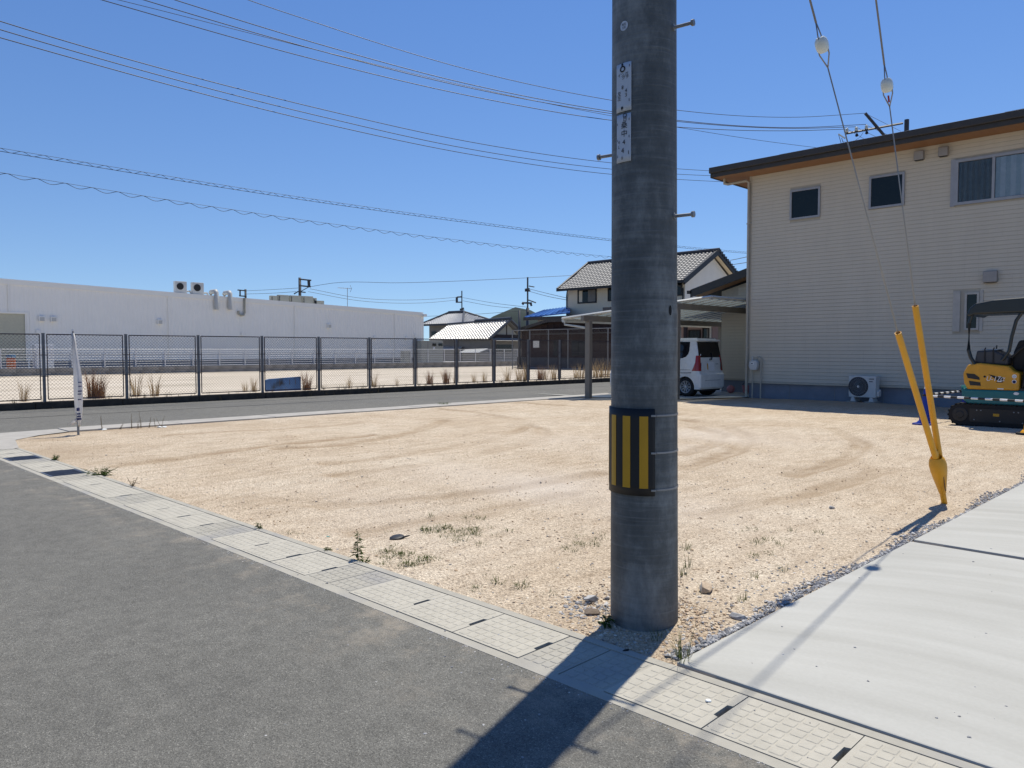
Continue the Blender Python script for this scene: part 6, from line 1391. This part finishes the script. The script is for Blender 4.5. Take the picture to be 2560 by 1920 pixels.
for i in range(9000):
    d = 2.6 + 10 * rs.random() ** 1.6; a = rs.uniform(-.62, .62); D_ = d; lat = D_ * math.tan(a); P = F0 * D_ + RT * lat
    if P.y > 3.0 and P.x < -1.98 and P.x > -14.8: pts.append((P.x, P.y, lz(P.x, P.y) - .001, rs.choice((.003, .004, .005, .006, .008, .010)) * rs.uniform(.8, 1.3)))
for i in range(1600):
    a = rs.uniform(0, 6.28); q = .19 + abs(rs.gauss(0, .22)); x, y = -2.36 + q * math.cos(a), 3.36 + q * math.sin(a)
    if y > 2.98 and x < -1.97: pts.append((x, y, lz(x, y), rs.uniform(.004, .011)))
scatter('loose_pebbles', 'pebble_tan', pts, 'loose tan pebbles strewn over the sandy lot')
pts = []
for i in range(110):
    P = g(rs.uniform(600, 2560), 1920 - 620 * rs.random()); 
    if P.y < 2.46 or (P.x > -1.85 and P.y > 3.1): pts.append((P.x, P.y, -.001 if P.y < 2.46 else .011, rs.uniform(.0025, .0075)))
for i in range(110): x = rs.uniform(-9, .8); y = rs.uniform(2.5, 2.95); p = gp(x, y); pts.append((p.x, p.y, .003, rs.uniform(.0025, .0075)))
for i in range(1500): x = rs.uniform(-12, 1.5); p = gp(x, 2.476 - abs(rs.gauss(0, .018)) * (1 + .8 * math.sin(x * 2.1))); pts.append((p.x, p.y, -.001, rs.uniform(.002, .005)))
scatter('road_grit', 'gravel_grey', pts, 'dark grit scattered on the road, drain covers and slabs')
def stone(px, py, r, mat, label, flat=.6, seed=1):
    P = g(px, py); P.z = lz(P.x, P.y); v, f_ = rock(random.Random(seed), r, flat); m = MB(); m.add([(a + P.x, b + P.y, c + P.z + r * flat * .45) for a, b, c in v], f_); o = solo(m, 'stone', mat, P, label, 'stone', smooth=30, bev=.003)
stone(1767, 1477, .055, 'pebble_tan', 'pale tan stone on the sand right of the pole', .7, 3); stone(1845, 1549, .065, 'gravel_grey', 'flat grey-green stone beside the crushed stone strip', .3, 4); stone(1482, 1535, .045, 'soil_dark', 'dark brown stone in the gravel left of the pole', .5, 5)
stone(1478, 1508, .045, 'gravel_grey', 'striped grey stone in the gravel left of the pole', .6, 6); stone(2080, 1270, .035, 'gravel_grey', 'lone grey stone on open sand toward the anchor', .6, 7); stone(1565, 1628, .022, 'rubber', 'small black stone at the gutter lip in the pole shadow', .7, 8)
# half-buried black lid and its teal scrap
P = g(992, 1345); P.z = lz(P.x, P.y); t = thing('round_lid', P, 'black plastic lid lying half buried in the sand', 'lid')
m = MB().lathe([(0, .012), (.042, .013), (.05, .008), (.053, -.01)], (0, 0, 0), 20); m.xf(Matrix.Translation(P + Vector((0, 0, .008))) @ Matrix.Rotation(.12, 4, 'X') @ Matrix.Diagonal((1, 1.15, 1, 1))); m.build('disc', 'lid_black', t, smooth=40)
MB().tube([P + RT * .045 + Vector((0, 0, .010)), P + RT * .10 + Vector((0, 0, .026))], .009, 6, r2=.004).build('spout', 'lid_black', t)
P = g(818, 1338); P.z = lz(P.x, P.y); solo(MB().quad(P + Vector((-.02, 0, .004)), P + Vector((.02, -.01, .005)), P + Vector((.025, .015, .006)), P + Vector((-.01, .02, .004))), 'plastic_scrap', 'teal_scrap', P, 'tiny teal plastic scrap on the sand near the tall weed', 'scrap')
# blue board leaning behind the fence
p, q = aX(665, 977, -22.1), aX(752, 943, -22.1)
t = thing('blue_board', (-22.1, p.y, vz(-22.1)), 'weathered blue panel standing behind the chain-link fence', 'board')
MB().prism([(p.y, vz(-22.1)), (q.y, vz(-22.1)), (q.y, q.z + .02), (p.y + .1, q.z - .03), (p.y, q.z - .06)], -22.16, -22.1, 'x').build('panel', 'blue_board', t)
for y in (p.y + .45, q.y - .4, q.y - .2): B(-22.098, -22.09, y, y + .012, vz(-22.1) + random.uniform(.1, .4), q.z - .05).build('stain', 'soil_dark', t)
# white litter by the flag
for i, (px, py) in enumerate(((261, 1074), (398, 1068), (413, 1067))): P = g(px, py); P.z = lz(P.x, P.y); v, f_ = rock(random.Random(i), .05, .35); solo(MB().add([(a + P.x, b + P.y, c + P.z + .01) for a, b, c in v], f_), 'litter', 'fleck_white', P, 'small white litter lump on the dirt by the pale kerb', 'litter', 'white litter by the kerb')
